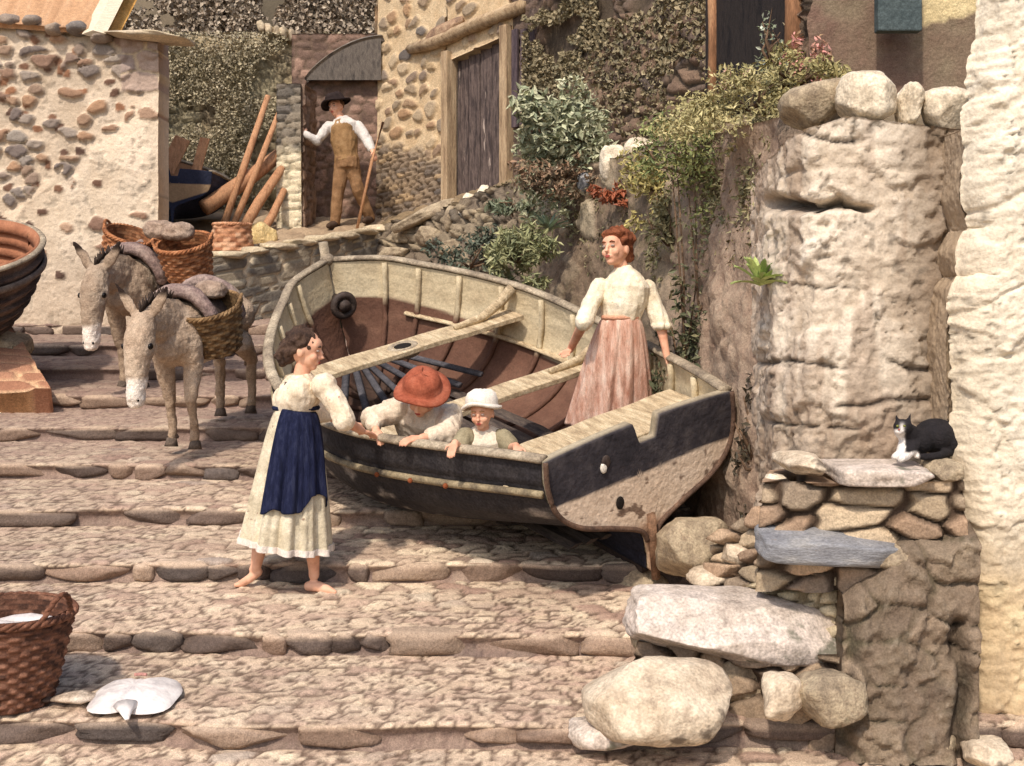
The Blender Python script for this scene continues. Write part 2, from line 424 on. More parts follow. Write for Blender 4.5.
# roof: sunlit boards with battens
def slope(A, B, C, D, name, m, parent, th=.06, ribs=0):
    A, B, C, D = [np.array(list(q)) for q in (A, B, C, D)]; nu, nv = 90, 40
    u = np.linspace(0, 1, nu)[None, :, None]; v = np.linspace(0, 1, nv)[:, None, None]
    pos = (A*(1-u)+B*u)*(1-v)+(D*(1-u)+C*u)*v
    U = np.broadcast_to(u[..., 0], (nv, nu)); Vv = np.broadcast_to(v[..., 0], (nv, nu))
    d = .012*np.abs(np.sin(U*ribs*math.pi))**.5 if ribs else 0*U
    c = ramp(fbm(np.stack([U*60, Vv*3, U*0], -1), 8, 3), [(150, 112, 82), (184, 144, 108), (198, 162, 130)])
    return sheet(name, pos, d, c, m, th, parent, (0, -.5, .9))
slope(P(-140, 14, 12.9), P(92, 30, 12.9), P(150, -70, 14.6), P(-140, -90, 14.6), 'roof', M_stone, house, ribs=60)
mb = MB(); q = P(94, 34, 12.85); q2 = P(158, -90, 14.7); mb.tube([q, q2], .13, 4, .35); mb.build('barge_board', mat('bleached_board', [(200, 186, 160), (226, 212, 188)], scale=9, stretch=(1, 1, 8)), house, False)
mb = MB(); mb.tube([P(106, 36, 13.1), P(172, -90, 15.0)], .14, 4, .35); mb.build('barge_board', mat('ochre_board', [(176, 128, 62), (204, 158, 92)], scale=9), house, False)
rock('coping_slab', P(146, 37, 12.95), (.95, .5, .09), 4, mat('pale_slate', [(168, 152, 132), (214, 196, 164)], scale=4), 'thin flat slab jutting from the top corner of the plastered cottage wall', cat='stone slab', sub=4, boxy=6, amp=.05, tilt=(0, .09))

# --- mossy garden wall at the back of the yard
def moss_style(pos, U, W, seed):
    px, py = pix(pos); n = fbm(np.stack([U*1.6, W*1.6, U*0], -1), seed, 5); n2 = fbm(np.stack([U*12, W*12, U*0], -1), seed+3, 4)
    e, f1, h, g = voro(U, W, .22, .14, seed, .9, .6, .4); s = ss(e, .05, .2)
    st = ramp(h, [(150, 132, 104), (186, 168, 132), (120, 104, 86), (196, 178, 146)])
    gr = ramp(n2, [(116, 108, 88), (150, 142, 116), (176, 166, 138)])
    mo = ss(n+.25*(n2-.5), .40, .56)*ss(px, 330, 230)
    c = lerpc(lerpc(cst((96, 80, 64), U), st, s), gr, np.clip(mo+.3, 0, 1)*.85)
    top = ss(60-py+18*(n2-.5), 0, 10)*.6
    c = lerpc(c, ramp(n2, [(190, 170, 136), (214, 196, 160)]), top)
    return .04*s*(.4+h)+.10*n+.03*n2, c, M_stone
MWA = [P(125, 300, 17), P(350, 290, 17)]; MWB = [P(125, 44, 17), P(200, 40, 17), P(258, 38, 17), P(268, 26, 17), P(335, 44, 17), P(350, 52, 17)]
stonewall('garden_wall', MWA, MWB, .03, moss_style, 'mossy rubble garden wall at the back of the yard behind the leaning poles', seed=61, thick=.5, ragged=.15)
# its upright coping stones
Vs = []; Fs = []; n = 0
for k in range(11):
    t = k/10.; V, Fc = rockV(P(262+t*76, 28+t*22, 16.85), (.11, .3, .2), 300+k, sub=3, boxy=3, rz=0, tilt=(0, -.25)); Vs.append(V); Fs.append(np.array(Fc)+n); n += len(V)
o = mesh('wall_coping', np.concatenate(Vs), np.concatenate(Fs), mat('coping_stone', [(120, 108, 94), (176, 158, 132), (208, 192, 160)], scale=4)); props(recenter(o), 'row of upright rounded coping stones along the crest of the mossy garden wall', 'coping')

# --- hillside behind everything
pos, U, W = ruled([P(-80, 110, 24), P(420, 110, 24), P(1000, 140, 24)], [P(-80, -330, 31), P(420, -330, 31), P(1000, -330, 31)], 160, 60)
n = fbm(np.stack([U*.5, W*.5, U*0], -1), 5, 5)
o = sheet('hillside', pos, 1.6*n, ramp(n, [(60, 54, 44), (96, 86, 70), (124, 110, 90)]), M_stone, back=False, nrm=(0, -1, 0)); props(o, kind='structure')

# --- white-washed pier and the dark recess where the man stands
def pier_style(pos, U, W, seed):
    px, py = pix(pos); e, f1, h, g = voro(U, W, .26, .10, seed, .6, .3, .2); s = ss(e, .03, .2); n = fbm(np.stack([U*9, W*9, U*0], -1), seed, 4)
    wh = ramp(.6*n+.4*h, [(176, 160, 132), (222, 208, 176), (234, 222, 194)]); gy = ramp(h, [(104, 98, 90), (150, 138, 120), (90, 86, 84)])
    w = ss(py+30*(n-.5), 140, 158); c = lerpc(gy, wh, w); c = lerpc(c*.6, c, s)
    return .03*s+.02*n, c, M_stone
pier = empty('stone_pier', P(290, 245, 15.3), 'narrow stone pier with whitewashed lower half beside the man in the doorway', 'pier')
A0, A1 = P(277, 252, 15.2), P(302, 250, 15.2); top = 84
stonewall('front_face', [A0, A1], [P(277, top, 15.2), P(301, top, 15.2)], .02, pier_style, None, parent=pier, seed=71, thick=.5)
A, B = P(302, 250, 15.22), P(302, 250, 15.22)+Vector((.05, .6, 0)); h = P(302, top, 15.2).z-A.z
rs = rubble_style(.25, .1, [(124, 100, 86), (146, 122, 104), (104, 86, 76)], [(96, 78, 66), (120, 100, 84)])
stonewall('recess_face', [A, B], [A+Vector((0, 0, h)), B+Vector((0, 0, h))], .03, rs, None, parent=pier, seed=72, nrm=(1, 0, 0), thick=.1)
stonewall('doorway_wall', [P(292, 262, 16.1), P(392, 262, 16.1)], [P(292, 34, 16.1), P(392, 34, 16.1)], .025, rubble_style(.2, .12, [(128, 104, 90), (108, 88, 78), (148, 120, 104), (96, 82, 74)], [(100, 82, 70), (122, 102, 86)], .02), 'dark brown rubble wall closing the recess behind the man with the staff', seed=73)
# curved slate hood over the recess
pos = []; 
for k in range(30):
    t = k/29; px = 305+t*77; py = 78-42*math.sin(t*1.57)**.8 if t < 1 else 36
    pos.append([list(P(px, py, 15.93)), list(P(px+2, py-3, 16.4))])
pos = np.array(pos).transpose(1, 0, 2); pos = np.array([pos[0]*(1-w)+pos[1]*w for w in np.linspace(0, 1, 14)])
U = np.broadcast_to(np.linspace(0, 1.2, 30)[None], pos.shape[:2]); e, f1, h, g = voro(U, np.broadcast_to(np.linspace(0, 1, 14)[:, None], U.shape), .1, .25, 3)
hood = sheet('slate_hood', pos, .01*h, ramp(h, [(104, 98, 92), (134, 124, 112), (92, 86, 82)]), M_stone, .08, None, (0, 0, 1)); props(recenter(hood), 'curved slate hood roofing the dark recess above the man', 'roof hood')
mb = MB(); mb.add([P(304, 80, 15.94), P(381, 80, 15.94), P(381, 37, 15.94), P(360, 41, 15.94), P(335, 52, 15.94), P(318, 64, 15.94), P(304, 80, 16.05), P(381, 80, 16.05), P(381, 37, 16.05), P(360, 41, 16.05), P(335, 52, 16.05), P(318, 64, 16.05)],
   [(0, 1, 2, 3, 4, 5), (11, 10, 9, 8, 7, 6), (0, 6, 7, 1), (1, 7, 8, 2)])
o = mb.build('hood_gable', mat('slate_hung', [(74, 68, 64), (104, 96, 88), (60, 56, 54)], scale=5, stretch=(3, 1, 1)), None, False); props(recenter(o), 'grey slate-hung gable under the curved hood above the man', 'gable')

# --- the low coursed wall at the head of the steps
def course_style(sx, sy, cols, mort):
    def f(pos, U, W, seed):
        e, f1, h, g = voro(U, W, sx, sy, seed, .5, .15, .15); s = ss(e, .05, .16); n = fbm(np.stack([U*6, W*6, U*0], -1), seed+2, 4)
        c = lerpc(ramp(n, mort), ramp(.6*h+.4*n, cols), s); return .035*s*(.6+.6*h)+.015*n, c, M_stone
    return f
PA = [P(196, 340, 12.9), P(300, 330, 13.6), P(400, 320, 15.1)]; PB = [P(196, 262, 12.9), P(212, 258, 13.0), P(300, 244, 13.9), P(388, 227, 15.1)]
def base_of(B, dz=.1, off=(0, -.05)):
    return [Vector((b.x+off[0], b.y+off[1], gz(b.x, min(b.y, 15))-dz)) for b in B]
stonewall('parapet_wall', base_of(PB), PB, .02, course_style(.5, .105, [(122, 112, 98), (150, 138, 118), (104, 98, 90), (160, 150, 130)], [(196, 178, 150), (214, 198, 170)]), 'low wall of long grey coursed stones with pale joints at the head of the steps', seed=81, thick=.35, nrm=(0, -1, 0))
n = 0; Vs = []; Fs = []
for k in range(8):
    t = (k+.5)/8; a = PB[1].lerp(PB[3], t); V, Fc = rockV(a+Vector((.02, .12, .01)), (.33, .5, .09), 500+k, sub=3, boxy=6, amp=.06, rz=.75); Vs.append(V); Fs.append(np.array(Fc)+n); n += len(V)
props(recenter(mesh('parapet_coping', np.concatenate(Vs), np.concatenate(Fs), mat('coping_flags', [(150, 134, 112), (186, 170, 142), (206, 190, 160)], scale=3))), 'flat pale coping flags laid along the low coursed wall', 'coping')

# --- stone cottage in the middle: warm rubble above, thin grey slate courses below
def mid_style(pos, U, W, seed):
    px, py = pix(pos); n = fbm(np.stack([U*2.2, W*2.2, U*0], -1), seed, 4); n2 = fbm(np.stack([U*13, W*13, U*0], -1), seed+1, 3)
    e, f1, h, g = voro(U, W, .26, .17, seed, .9, .6, .4); s = ss(.44-f1+.1*(g-.5), 0, .08)*ss(e, .03, .15)*(h < .72)
    e2, f2, h2, g2 = voro(U, W, .2, .065, seed+9, .8, .4, .3); s2 = ss(e2, .06, .25)
    warm = ramp(.6*n+.4*n2, [(160, 130, 98), (194, 168, 132), (206, 184, 150), (188, 148, 112)])
    c1 = lerpc(warm, ramp(g, [(180, 154, 118), (118, 110, 102), (172, 138, 104), (146, 130, 110), (194, 172, 140), (104, 96, 90)]), s)
    c2 = lerpc(cst((104, 88, 72), U), ramp(h2, [(150, 130, 106), (120, 108, 96), (176, 150, 116), (98, 90, 84)]), s2)
    w = ss(py+40*(n-.5), 138, 165)
    return .035*n+(.035*s)*(1-w)+.03*s2*w, lerpc(c1, c2, w), M_stone
mid = empty('stone_cottage', P(440, 210, 15.2), 'warm rubble-stone cottage corner with a weathered plank door and timber lintel', 'cottage')
nh = (P(378, 212, 16.1)-P(530, 172, 13.9)).normalized(); nh = Vector((nh.y, -nh.x, 0)); nh = -nh if nh.y > 0 else nh
def hl(px): t = (px-378)/(530-378); return P(378, 212, 16.1).lerp(P(530, 172, 13.9), t)
def onh(px, py):
    """a point on the cottage front seen at px,py"""
    a = P(378, 212, 16.1); b = P(530, 172, 13.9); k = (px-512)/F
    t = (k*a.y-a.x)/((b.x-a.x)-k*(b.y-a.y)); d = a.y+t*(b.y-a.y); return P(px, py, d)
stonewall('wall', [onh(379, 240), onh(448, 225)], [onh(379, -60), onh(448, -60)], .02, mid_style, None, parent=mid, seed=91, nrm=tuple(nh), thick=.4)
stonewall('wall_over_door', [onh(448.5, 62), onh(514, 32)], [onh(448.5, -60), onh(514, -60)], .02, mid_style, None, parent=mid, seed=92, nrm=tuple(nh), thick=.4)
stonewall('wall_beside_door', [onh(514.5, 195), onh(546, 185)], [onh(514.5, -60), onh(546, -60)], .03, rubble_style(.2, .1, [(92, 78, 70), (110, 92, 80), (80, 72, 70)], [(70, 60, 54), (92, 78, 66)]), None, parent=mid, seed=93, nrm=tuple(nh), thick=.4)
A = onh(379, 240); B = A+Vector((-.02, 1.2, 0))
stonewall('end_wall', [B, A+Vector((-.01, 0.02, 0))], [B+Vector((0, 0, 3.6)), A+Vector((-.01, .02, 3.6))], .04, mid_style, None, parent=mid, seed=94, nrm=(-1, 0, 0), thick=.3)
# door: vertical planks set back
dx = (onh(514, 100)-onh(449, 100)).normalized(); up = Vector((0, 0, 1))
M_door = mat('weathered_door', [(44, 38, 38), (72, 62, 60), (106, 92, 86), (54, 46, 44)], scale=7, stretch=(3, 3, .5), bscale=30, bump=.5, spots=(5, .66, (176, 160, 148)))
M_frame = mat('grey_timber', [(120, 98, 76), (170, 146, 116), (190, 168, 138)], scale=5, stretch=(3, 3, .4), bscale=30, bump=.5)
door = empty('t', P(480, 190, 15), None, None); bpy.data.objects.remove(door)
dl, dr = onh(452, 200), onh(511, 188); L = (dr-dl).length; nz = 5; mb = MB()
tz0, tz1 = onh(452, 62).z, onh(511, 34).z
for k in range(nz):
    a = dl.lerp(dr, (k+.5)/nz)-nh*.10; w = L/nz*.94; h = (tz0+(tz1-tz0)*(k+.5)/nz)-min(dl.z, dr.z); zc = min(dl.z, dr.z)+h/2
    R = RM((dx.x, dx.y, 0), (nh.x, nh.y, 0), (0, 0, 1)); mb.box((a.x+random.uniform(-.004, .004), a.y, zc), (w, .04, h), R)
dob = mb.build('door', M_door, mid, False, bevel=.006)
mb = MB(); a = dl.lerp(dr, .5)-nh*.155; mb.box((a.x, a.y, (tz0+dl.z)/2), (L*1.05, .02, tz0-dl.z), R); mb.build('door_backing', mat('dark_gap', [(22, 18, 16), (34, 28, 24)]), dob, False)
for px, w, y0, y1 in ((450, .12, 52, 215), (509, .13, 26, 192)):
    mb = MB(); a = onh(px, y0); b = onh(px, y1); mb.box(((a.x+b.x)/2+nh.x*.02, (a.y+b.y)/2+nh.y*.02, (a.z+b.z)/2), (w, .16, a.z-b.z), R); mb.build('door_post', M_frame, mid, False, bevel=.01)
mb = MB(); mb.tube([onh(414, 50)+nh*.05, onh(440, 44)+nh*.06, onh(480, 26)+nh*.06, onh(527, 7)+nh*.05], [.09, .12, .12, .11], 6, .7); mb.build('lintel', M_frame, mid, True)
V, Fc = rockV(onh(448, 32)+nh*.03, (.75, .2, .22), 33, sub=4, boxy=3, amp=.12, rz=-.9, tilt=(0, -.16)); mesh('lintel_stone', V, np.array(Fc), mat('brown_lintel_stone', [(104, 84, 74), (150, 122, 98), (176, 150, 122)], scale=6), mid)
mb = MB()
for k in range(3):
    a = onh(519+k*9, 30); b = onh(519+k*9, 128); mb.box(((a.x+b.x)/2+nh.x*.06, (a.y+b.y)/2+nh.y*.06, (a.z+b.z)/2), (.095, .035, a.z-b.z), R)
mb.build('shutter', mat('dark_shutter', [(56, 48, 54), (84, 72, 76), (104, 90, 90)], scale=6, stretch=(3, 3, .5)), mid, False, bevel=.006)

# ================================================================== RIGHT-HAND BANK AND WALLS
def bank_style(pos, U, W, seed):
    px, py = pix(pos); n = fbm(np.stack([U*1.3, W*1.3, U*0], -1), seed, 5); n2 = fbm(np.stack([U*9, W*9, U*0], -1), seed+1, 4); n3 = fbm(np.stack([U*30, W*30, U*0], -1), seed+2, 2)
    e, f1, h, g = voro(U, W, .42, .26, seed, .9, .8, .5); s = ss(e, .04, .2)*(h < .5)
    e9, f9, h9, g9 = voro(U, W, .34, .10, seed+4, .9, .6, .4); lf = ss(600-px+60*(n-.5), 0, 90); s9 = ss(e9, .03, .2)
    topb = ss(W/np.maximum(W.max(0, keepdims=True), .1), .62, .85)*ss(640-px, 0, 60)
    s = np.clip(s*(.35+topb), 0, 1)
    c = ramp(.6*n+.4*n2, [(76, 62, 52), (112, 94, 78), (140, 122, 102), (164, 146, 122)])
    c = lerpc(c, ramp(g, [(132, 122, 106), (188, 172, 144), (160, 140, 116)]), s)
    c = lerpc(c, ramp(n2, [(84, 78, 58), (116, 106, 78)]), .5*ss(n3+n, 1.0, 1.25))
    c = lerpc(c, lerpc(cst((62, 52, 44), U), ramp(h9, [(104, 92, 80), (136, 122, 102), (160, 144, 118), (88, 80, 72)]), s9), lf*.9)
    rtb = ss(px+40*(n-.5), 660, 720); c = lerpc(c, ramp(.4*n+.6*n3, [(88, 70, 60), (134, 110, 94), (172, 150, 130), (190, 172, 150)]), rtb*.8)
    return .22*(n-.3)+.05*n2+.02*n3+.05*s+.06*s9*h9*lf, c, M_stone
RTb = RT[:7]; RBb = [Vector((b.x-.18, b.y-.28, gz(b.x, min(b.y, 15))-.15)) for b in RTb]
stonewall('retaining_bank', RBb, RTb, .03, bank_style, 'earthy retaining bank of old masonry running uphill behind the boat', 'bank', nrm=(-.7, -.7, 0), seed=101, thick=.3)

def plaster_style(pos, U, W, seed):
    px, py = pix(pos); n = fbm(np.stack([U*1.4, W*1.4, U*0], -1), seed, 5); n2 = fbm(np.stack([U*8, W*8, U*0], -1), seed+1, 4); n3 = fbm(np.stack([U*36, W*36, U*0], -1), seed+2, 3)
    c = ramp(.45*n+.55*n2, [(176, 160, 142), (208, 194, 174), (224, 212, 194), (230, 220, 204)])
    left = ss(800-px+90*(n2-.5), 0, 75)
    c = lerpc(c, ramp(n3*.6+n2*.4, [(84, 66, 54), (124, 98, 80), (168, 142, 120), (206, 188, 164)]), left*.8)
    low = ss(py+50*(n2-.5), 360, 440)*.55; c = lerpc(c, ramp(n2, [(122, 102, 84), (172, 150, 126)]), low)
    rt = ss(px+50*(n2-.5), 865, 940)*.8; c = lerpc(c, ramp(n2, [(98, 82, 68), (140, 120, 98)]), rt)  # brown shading painted into the plaster towards its right end
    vs = fbm(np.stack([U*7, W*1.3, U*0], -1), seed+50, 4); c = lerpc(c, ramp(n3, [(116, 92, 74), (160, 136, 114)]), ss(vs, .54, .66)*.55)
    sp = ss(fbm(np.stack([U*22, W*22, U*0], -1), seed+60, 2), .62, .70)*ss(n, .42, .55); c = c*(1-.45*sp[..., None])
    pt = ss(fbm(np.stack([U*2.6, W*2.6, U*0], -1), seed+31, 6), .487, .503); c = lerpc(c, c*.84*np.array([1.0, .96, .92]), pt*.7)
    d = .03*(n-.5)+.02*n2+.028*n3-.022*pt-.016*ss(fbm(np.stack([U*6, W*6, U*0], -1), seed+35, 5), .56, .575)
    def crack(x0, y0, x1, y1, w, dep):
        t = np.clip((px-x0)/(x1-x0), 0, 1); yy = y0+(y1-y0)*t+7*(vn(np.stack([px/24, px*0+x0, px*0], -1), 4)-.5)
        yy = yy+9*(vn(np.stack([px/60, px*0+x0, px*0], -1), 8)-.5); w = w*(.25+1.3*vn(np.stack([px/14, px*0+y0, px*0], -1), 6)); m = ss(px, x0-6, x0+6)*ss(x1-px, -6, 8); k = m*np.exp(-((py-yy)/w)**2); return k*dep, k
    for a in ((766, 204, 872, 208, 5, .17), (748, 286, 860, 285, 1.6, .02), (756, 362, 850, 366, 2.5, .03), (838, 404, 962, 402, 3, .03), (790, 134, 862, 136, 2, .03), (888, 362, 965, 372, 2.4, .03), (770, 424, 860, 428, 2, .03)):
        dd, k = crack(*a); d -= dd; c = lerpc(c, cst((58, 46, 38), U), np.clip(k*1.0, 0, 1)*.8)
    for x0 in (792, 833, 870):
        k = np.exp(-((px-x0-6*np.sin(py/23.))/2.2)**2)*ss(py, 285, 300)*.8; d -= .012*k; c = c*(1-.22*k[..., None])
    hole = ss(n3+n2, 1.32, 1.42); d -= .02*hole; c = c*(1-.45*hole[..., None])
    # blocks of plaster standing proud
    e, f1, h, g = voro(U, W, .75, .5, seed+5, .5, .5, .3); d += .012*h*ss(e, .0, .10)
    return d, c, M_plaster
WB = [P(742, 500, 6.85)]; WT = [P(757, 182, 7.6), P(757, 172, 7.0), P(778, 146, 6.45), P(812, 128, 6.22), P(845, 116, 6.17), P(900, 124, 6.17), P(990, 132, 6.17)]
WB = [Vector((b.x, b.y, .1)) for b in WT]
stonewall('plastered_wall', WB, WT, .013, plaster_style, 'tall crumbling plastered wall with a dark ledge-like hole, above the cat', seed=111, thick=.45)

def bright_style(pos, U, W, seed):
    px, py = pix(pos); n = fbm(np.stack([U*1.5, W*1.5, U*0], -1), seed, 4); n2 = fbm(np.stack([U*9, W*9, U*0], -1), seed+1, 4); n3 = fbm(np.stack([U*34, W*34, U*0], -1), seed+2, 2)
    c = ramp(.4*n+.6*n2, [(204, 190, 166), (230, 218, 196), (240, 232, 214)])
    low = ss(py+60*(n2-.5), 470, 620); c = lerpc(c, ramp(n2, [(120, 96, 66), (186, 158, 116), (216, 196, 152)]), low*.8)
    e, f1, h, g = voro(U, W, .55, .5, seed, .7, .5, .5)
    lft = ss(1010-px+40*(n2-.5), 0, 60)*.3; c = lerpc(c, cst((178, 148, 104), U), lft*ss(py, 80, 300))
    hole = ss(n3+n2, 1.36, 1.45); c = c*(1-.4*hole[..., None])
    fl = ss(fbm(np.stack([U*2.4, W*2.4, U*0], -1), seed+35, 6), .50, .515); c = c*(1-.10*fl)[..., None]; return .03*n+.02*n2+.025*n3+.02*ss(e, 0, .12)*h-.015*hole-.016*fl, c, M_plaster
bw = empty('whitewashed_wall', P(1000, 700, 5.75), 'bright sunlit whitewashed wall end at the right edge of the picture', 'wall')
ys = np.array([[990, -60], [989, 20], [984, 60], [980, 90], [978, 150], [975, 195], [982, 220], [983, 228], [972, 250], [974, 268], [978, 276], [966, 290], [962, 340], [964, 400], [963, 470], [972, 520], [976, 600], [974, 660], [970, 730]], float)
def bwface(back=0):
    nu, nv = 60, 420; py = np.linspace(730, -60, nv); xl = np.interp(py, ys[:, 1], ys[:, 0])
    pos = np.zeros((nv, nu, 3)); d = 5.75
    for j, t in enumerate(np.linspace(0, 1, nu)):
        px = xl*(1-t)+1130*t; rd = .12*(1-min(1, t*8))**2
        pos[:, j, 0] = (px-512)*d/F; pos[:, j, 1] = d+rd; pos[:, j, 2] = CZ+(300-py)*d/F
    U = np.broadcast_to(np.linspace(0, .8, nu)[None], (nv, nu)); W = pos[..., 2]; return pos, U, W
pos, U, W = bwface(); dd, cc, m = bright_style(pos, U, W, 121); sheet('front_face', pos, dd, cc, m, .1, bw, (0, -1, 0))
pos2 = np.stack([pos[:, 0]+np.array([0.0, .0, 0])+np.array([.0, .5, 0])*(t)+np.array([0, .02, 0]) for t in np.linspace(0, 1, 60)], 1)
U2 = np.broadcast_to(np.linspace(0, .8, 60)[None], U.shape)
dd, cc, m = bright_style(pos2, U2, W, 125); cc = lerpc(cc, ramp(fbm(np.stack([U2*6, W*6, U2*0], -1), 3, 4), [(118, 96, 74), (166, 142, 114)]), np.full(U2.shape, .8)); kk = (pix(pos)[1][:, 0] > 128).sum(); sheet('return_face', pos2[:kk], (dd*.5)[:kk], cc[:kk], m, .05, bw, (-1, 0, 0))  # return face coloured brown to stand for its shade

# ivy-hung wall above the terrace, shed opening, house wall with painted shade
def ivy_style(pos, U, W, seed):
    px, py = pix(pos); n = fbm(np.stack([U*1.3, W*1.3, U*0], -1), seed, 5); n2 = fbm(np.stack([U*8, W*8, U*0], -1), seed+1, 4)
    e, f1, h, g = voro(U, W, .34, .14, seed, .9, .7, .6); s = ss(e, .05, .3)*ss(n, .35, .5)
    c = lerpc(ramp(n2, [(70, 60, 50), (100, 86, 70)]), ramp(h, [(112, 92, 78), (140, 116, 96), (92, 80, 72)]), s)
    return .12*n+.05*s+.02*n2, c, M_stone
IA = [p+Vector((0, 0, -.25)) for p in HB[2:6]]; IB = [P(530, -80, 13.9), P(600, -80, 12.4), P(712, -80, 10.5), P(815, -80, 8.7)]
IA[0].x += .15; IB[0].x += .15
stonewall('ivy_wall', IA, IB, .035, ivy_style, 'dark rubble wall half hidden by ivy above the terrace', seed=131, nrm=(-.7, -.7, 0), thick=.3)
shed = empty('timber_opening', P(760, 110, 9.4), 'dark timber-framed opening in the ivy wall with brown posts', 'opening')
n_ = Vector((-.86, -.5, 0)); a0 = P(715, 112, 10.15); a1 = P(806, 100, 8.75)
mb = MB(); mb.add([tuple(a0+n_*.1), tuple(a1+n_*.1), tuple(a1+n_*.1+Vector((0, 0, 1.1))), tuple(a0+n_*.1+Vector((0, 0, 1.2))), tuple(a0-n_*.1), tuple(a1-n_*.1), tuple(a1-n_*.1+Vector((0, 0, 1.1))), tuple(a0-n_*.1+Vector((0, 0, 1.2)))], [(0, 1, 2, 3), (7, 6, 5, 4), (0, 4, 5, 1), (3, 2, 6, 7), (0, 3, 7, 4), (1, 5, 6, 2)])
mb.build('dark_interior_panel', mat('painted_interior_shade', [(26, 23, 24), (46, 40, 38), (36, 32, 30)], scale=6, stretch=(2, 2, .5)), shed, False)  # solid panel, its dark colour stands for the shade inside the opening
M_post = mat('brown_post', [(96, 66, 46), (146, 106, 76), (168, 130, 96)], scale=6, stretch=(3, 3, .4), bscale=30)
for a, r, h in ((P(713, 108, 9.95), .05, 1.15), (P(793, 70, 8.75), .07, .9), (P(758, 104, 9.3), .03, 1.2)):
    mb = MB(); mb.tube([a+Vector((0, 0, -.15)), a+Vector((.01, 0, h*.5)), a+Vector((0, 0, h))], [r, r*.95, r], 8); mb.build('post', M_post, shed)
def cast_shade_style(pos, U, W, seed):
    px, py = pix(pos); n = fbm(np.stack([U*1.5, W*1.5, U*0], -1), seed, 5); n2 = fbm(np.stack([U*10, W*10, U*0], -1), seed+1, 4)
    c = ramp(.6*n+.4*n2, [(96, 84, 70), (126, 112, 92), (112, 88, 76), (140, 126, 104)])
    up = ss(28-(px-925)*.25-py+10*(n2-.5), 0, 3)*ss(px, 916, 924); c = lerpc(c, ramp(n2, [(196, 176, 132), (222, 204, 160)]), up)  # sunlit upper corner above the cast shadow's edge, painted into the wall colour
    return .06*n+.02*n2, c, M_stone
dull = empty('shaded_house', P(900, 120, 8.5), 'rendered house wall, cast shade painted dull brown, with a teal window behind the terrace', 'house')
stonewall('wall', [P(800, 140, 8.75), P(1040, 140, 8.6)], [P(800, -80, 8.75), P(1040, -80, 8.6)], .03, cast_shade_style, None, parent=dull, seed=141, thick=.4)
mb = MB(); c = P(898, -8, 8.42); mb.box(c, (.30, .10, .55)); fr = mb.build('window', mat('window_frame_teal', [(60, 72, 74), (82, 92, 92)]), dull, False, bevel=.01)
mb = MB(); mb.box(c+Vector((0, -.06, 0)), (.24, .02, .48)); mb.build('pane', mat('teal_glass', [(44, 66, 76), (70, 96, 104)], scale=5, rough=.3, bump=0), fr, False)

# ---------------------------------------------------------- loose masonry
M_r1 = mat('pale_boulder', [(140, 122, 104), (188, 170, 146), (210, 194, 170), (168, 150, 130)], scale=5, bscale=30, bump=.6, spots=(3, .60, (118, 106, 92)), amt=.2)
M_r2 = mat('grey_brown_rock', [(104, 92, 78), (146, 130, 108), (172, 156, 130), (124, 104, 86)], scale=7, bscale=40, bump=.6, spots=(4, .62, (92, 88, 66)))
M_r3 = mat('blue_grey_slate', [(104, 104, 108), (136, 136, 138), (160, 156, 150)], scale=4, stretch=(1, 1, 4), bscale=30, bump=.4, spots=(5, .66, (176, 140, 96)))
M_r4 = mat('pinkish_slab', [(150, 136, 124), (188, 174, 160), (204, 190, 178), (134, 124, 112)], scale=5, bscale=30, bump=.5, spots=(3.2, .60, (122, 118, 104)))
M_r5 = mat('white_boulder', [(176, 160, 136), (222, 208, 184), (232, 222, 200)], scale=5, bscale=30, bump=.5, spots=(6, .66, (128, 106, 84)))
rock('boulder', P(658, 697, 5.5), (.64, .5, .35), 11, M_r1, 'big smooth pale boulder at the foot of the rough stone steps', 'boulders and slabs by the boat', 'boulder', boxy=3.6, amp=.07, facets=9, tilt=(0, .06), rz=.1)
rock('long_slab', P(733, 624, 5.85), (.98, .5, .25), 22, M_r4, 'long pinkish slab lying tilted just below the boat stern', 'boulders and slabs by the boat', 'stone slab', boxy=7, amp=.08, facets=6, tilt=(.10, .07), rz=.12, sub=5)
rock('boulder', P(695, 549, 6.9), (.42, .4, .34), 23, M_r2, 'squarish grey-brown boulder wedged right beside the boat keel', 'boulders and slabs by the boat', 'boulder', boxy=5, amp=.1)
rock('slate_slab', P(834, 545, 5.75), (.70, .4, .14), 24, M_r3, 'blue-grey slate slab set below the rubble under the bench', 'boulders and slabs by the boat', 'stone slab', boxy=8, amp=.06, tilt=(0, .04), facets=4)
rock('bench_slab', P(880, 471, 5.86), (.50, .56, .09), 25, M_r4, 'flat grey-brown slab forming the ledge under the cat', 'ledge slabs', 'stone slab', boxy=8, amp=.04)
rock('bench_slab', P(938, 468, 5.86), (.19, .5, .11), 26, M_r2, 'small slab at the right end of the ledge, behind the cat', 'ledge slabs', 'stone slab', boxy=6, amp=.06)
rock('bench_slab', P(800, 462, 5.95), (.20, .5, .09), 27, M_r1, 'pale thin slab at the left end of the ledge away from the cat', 'ledge slabs', 'stone slab', boxy=6, amp=.08)
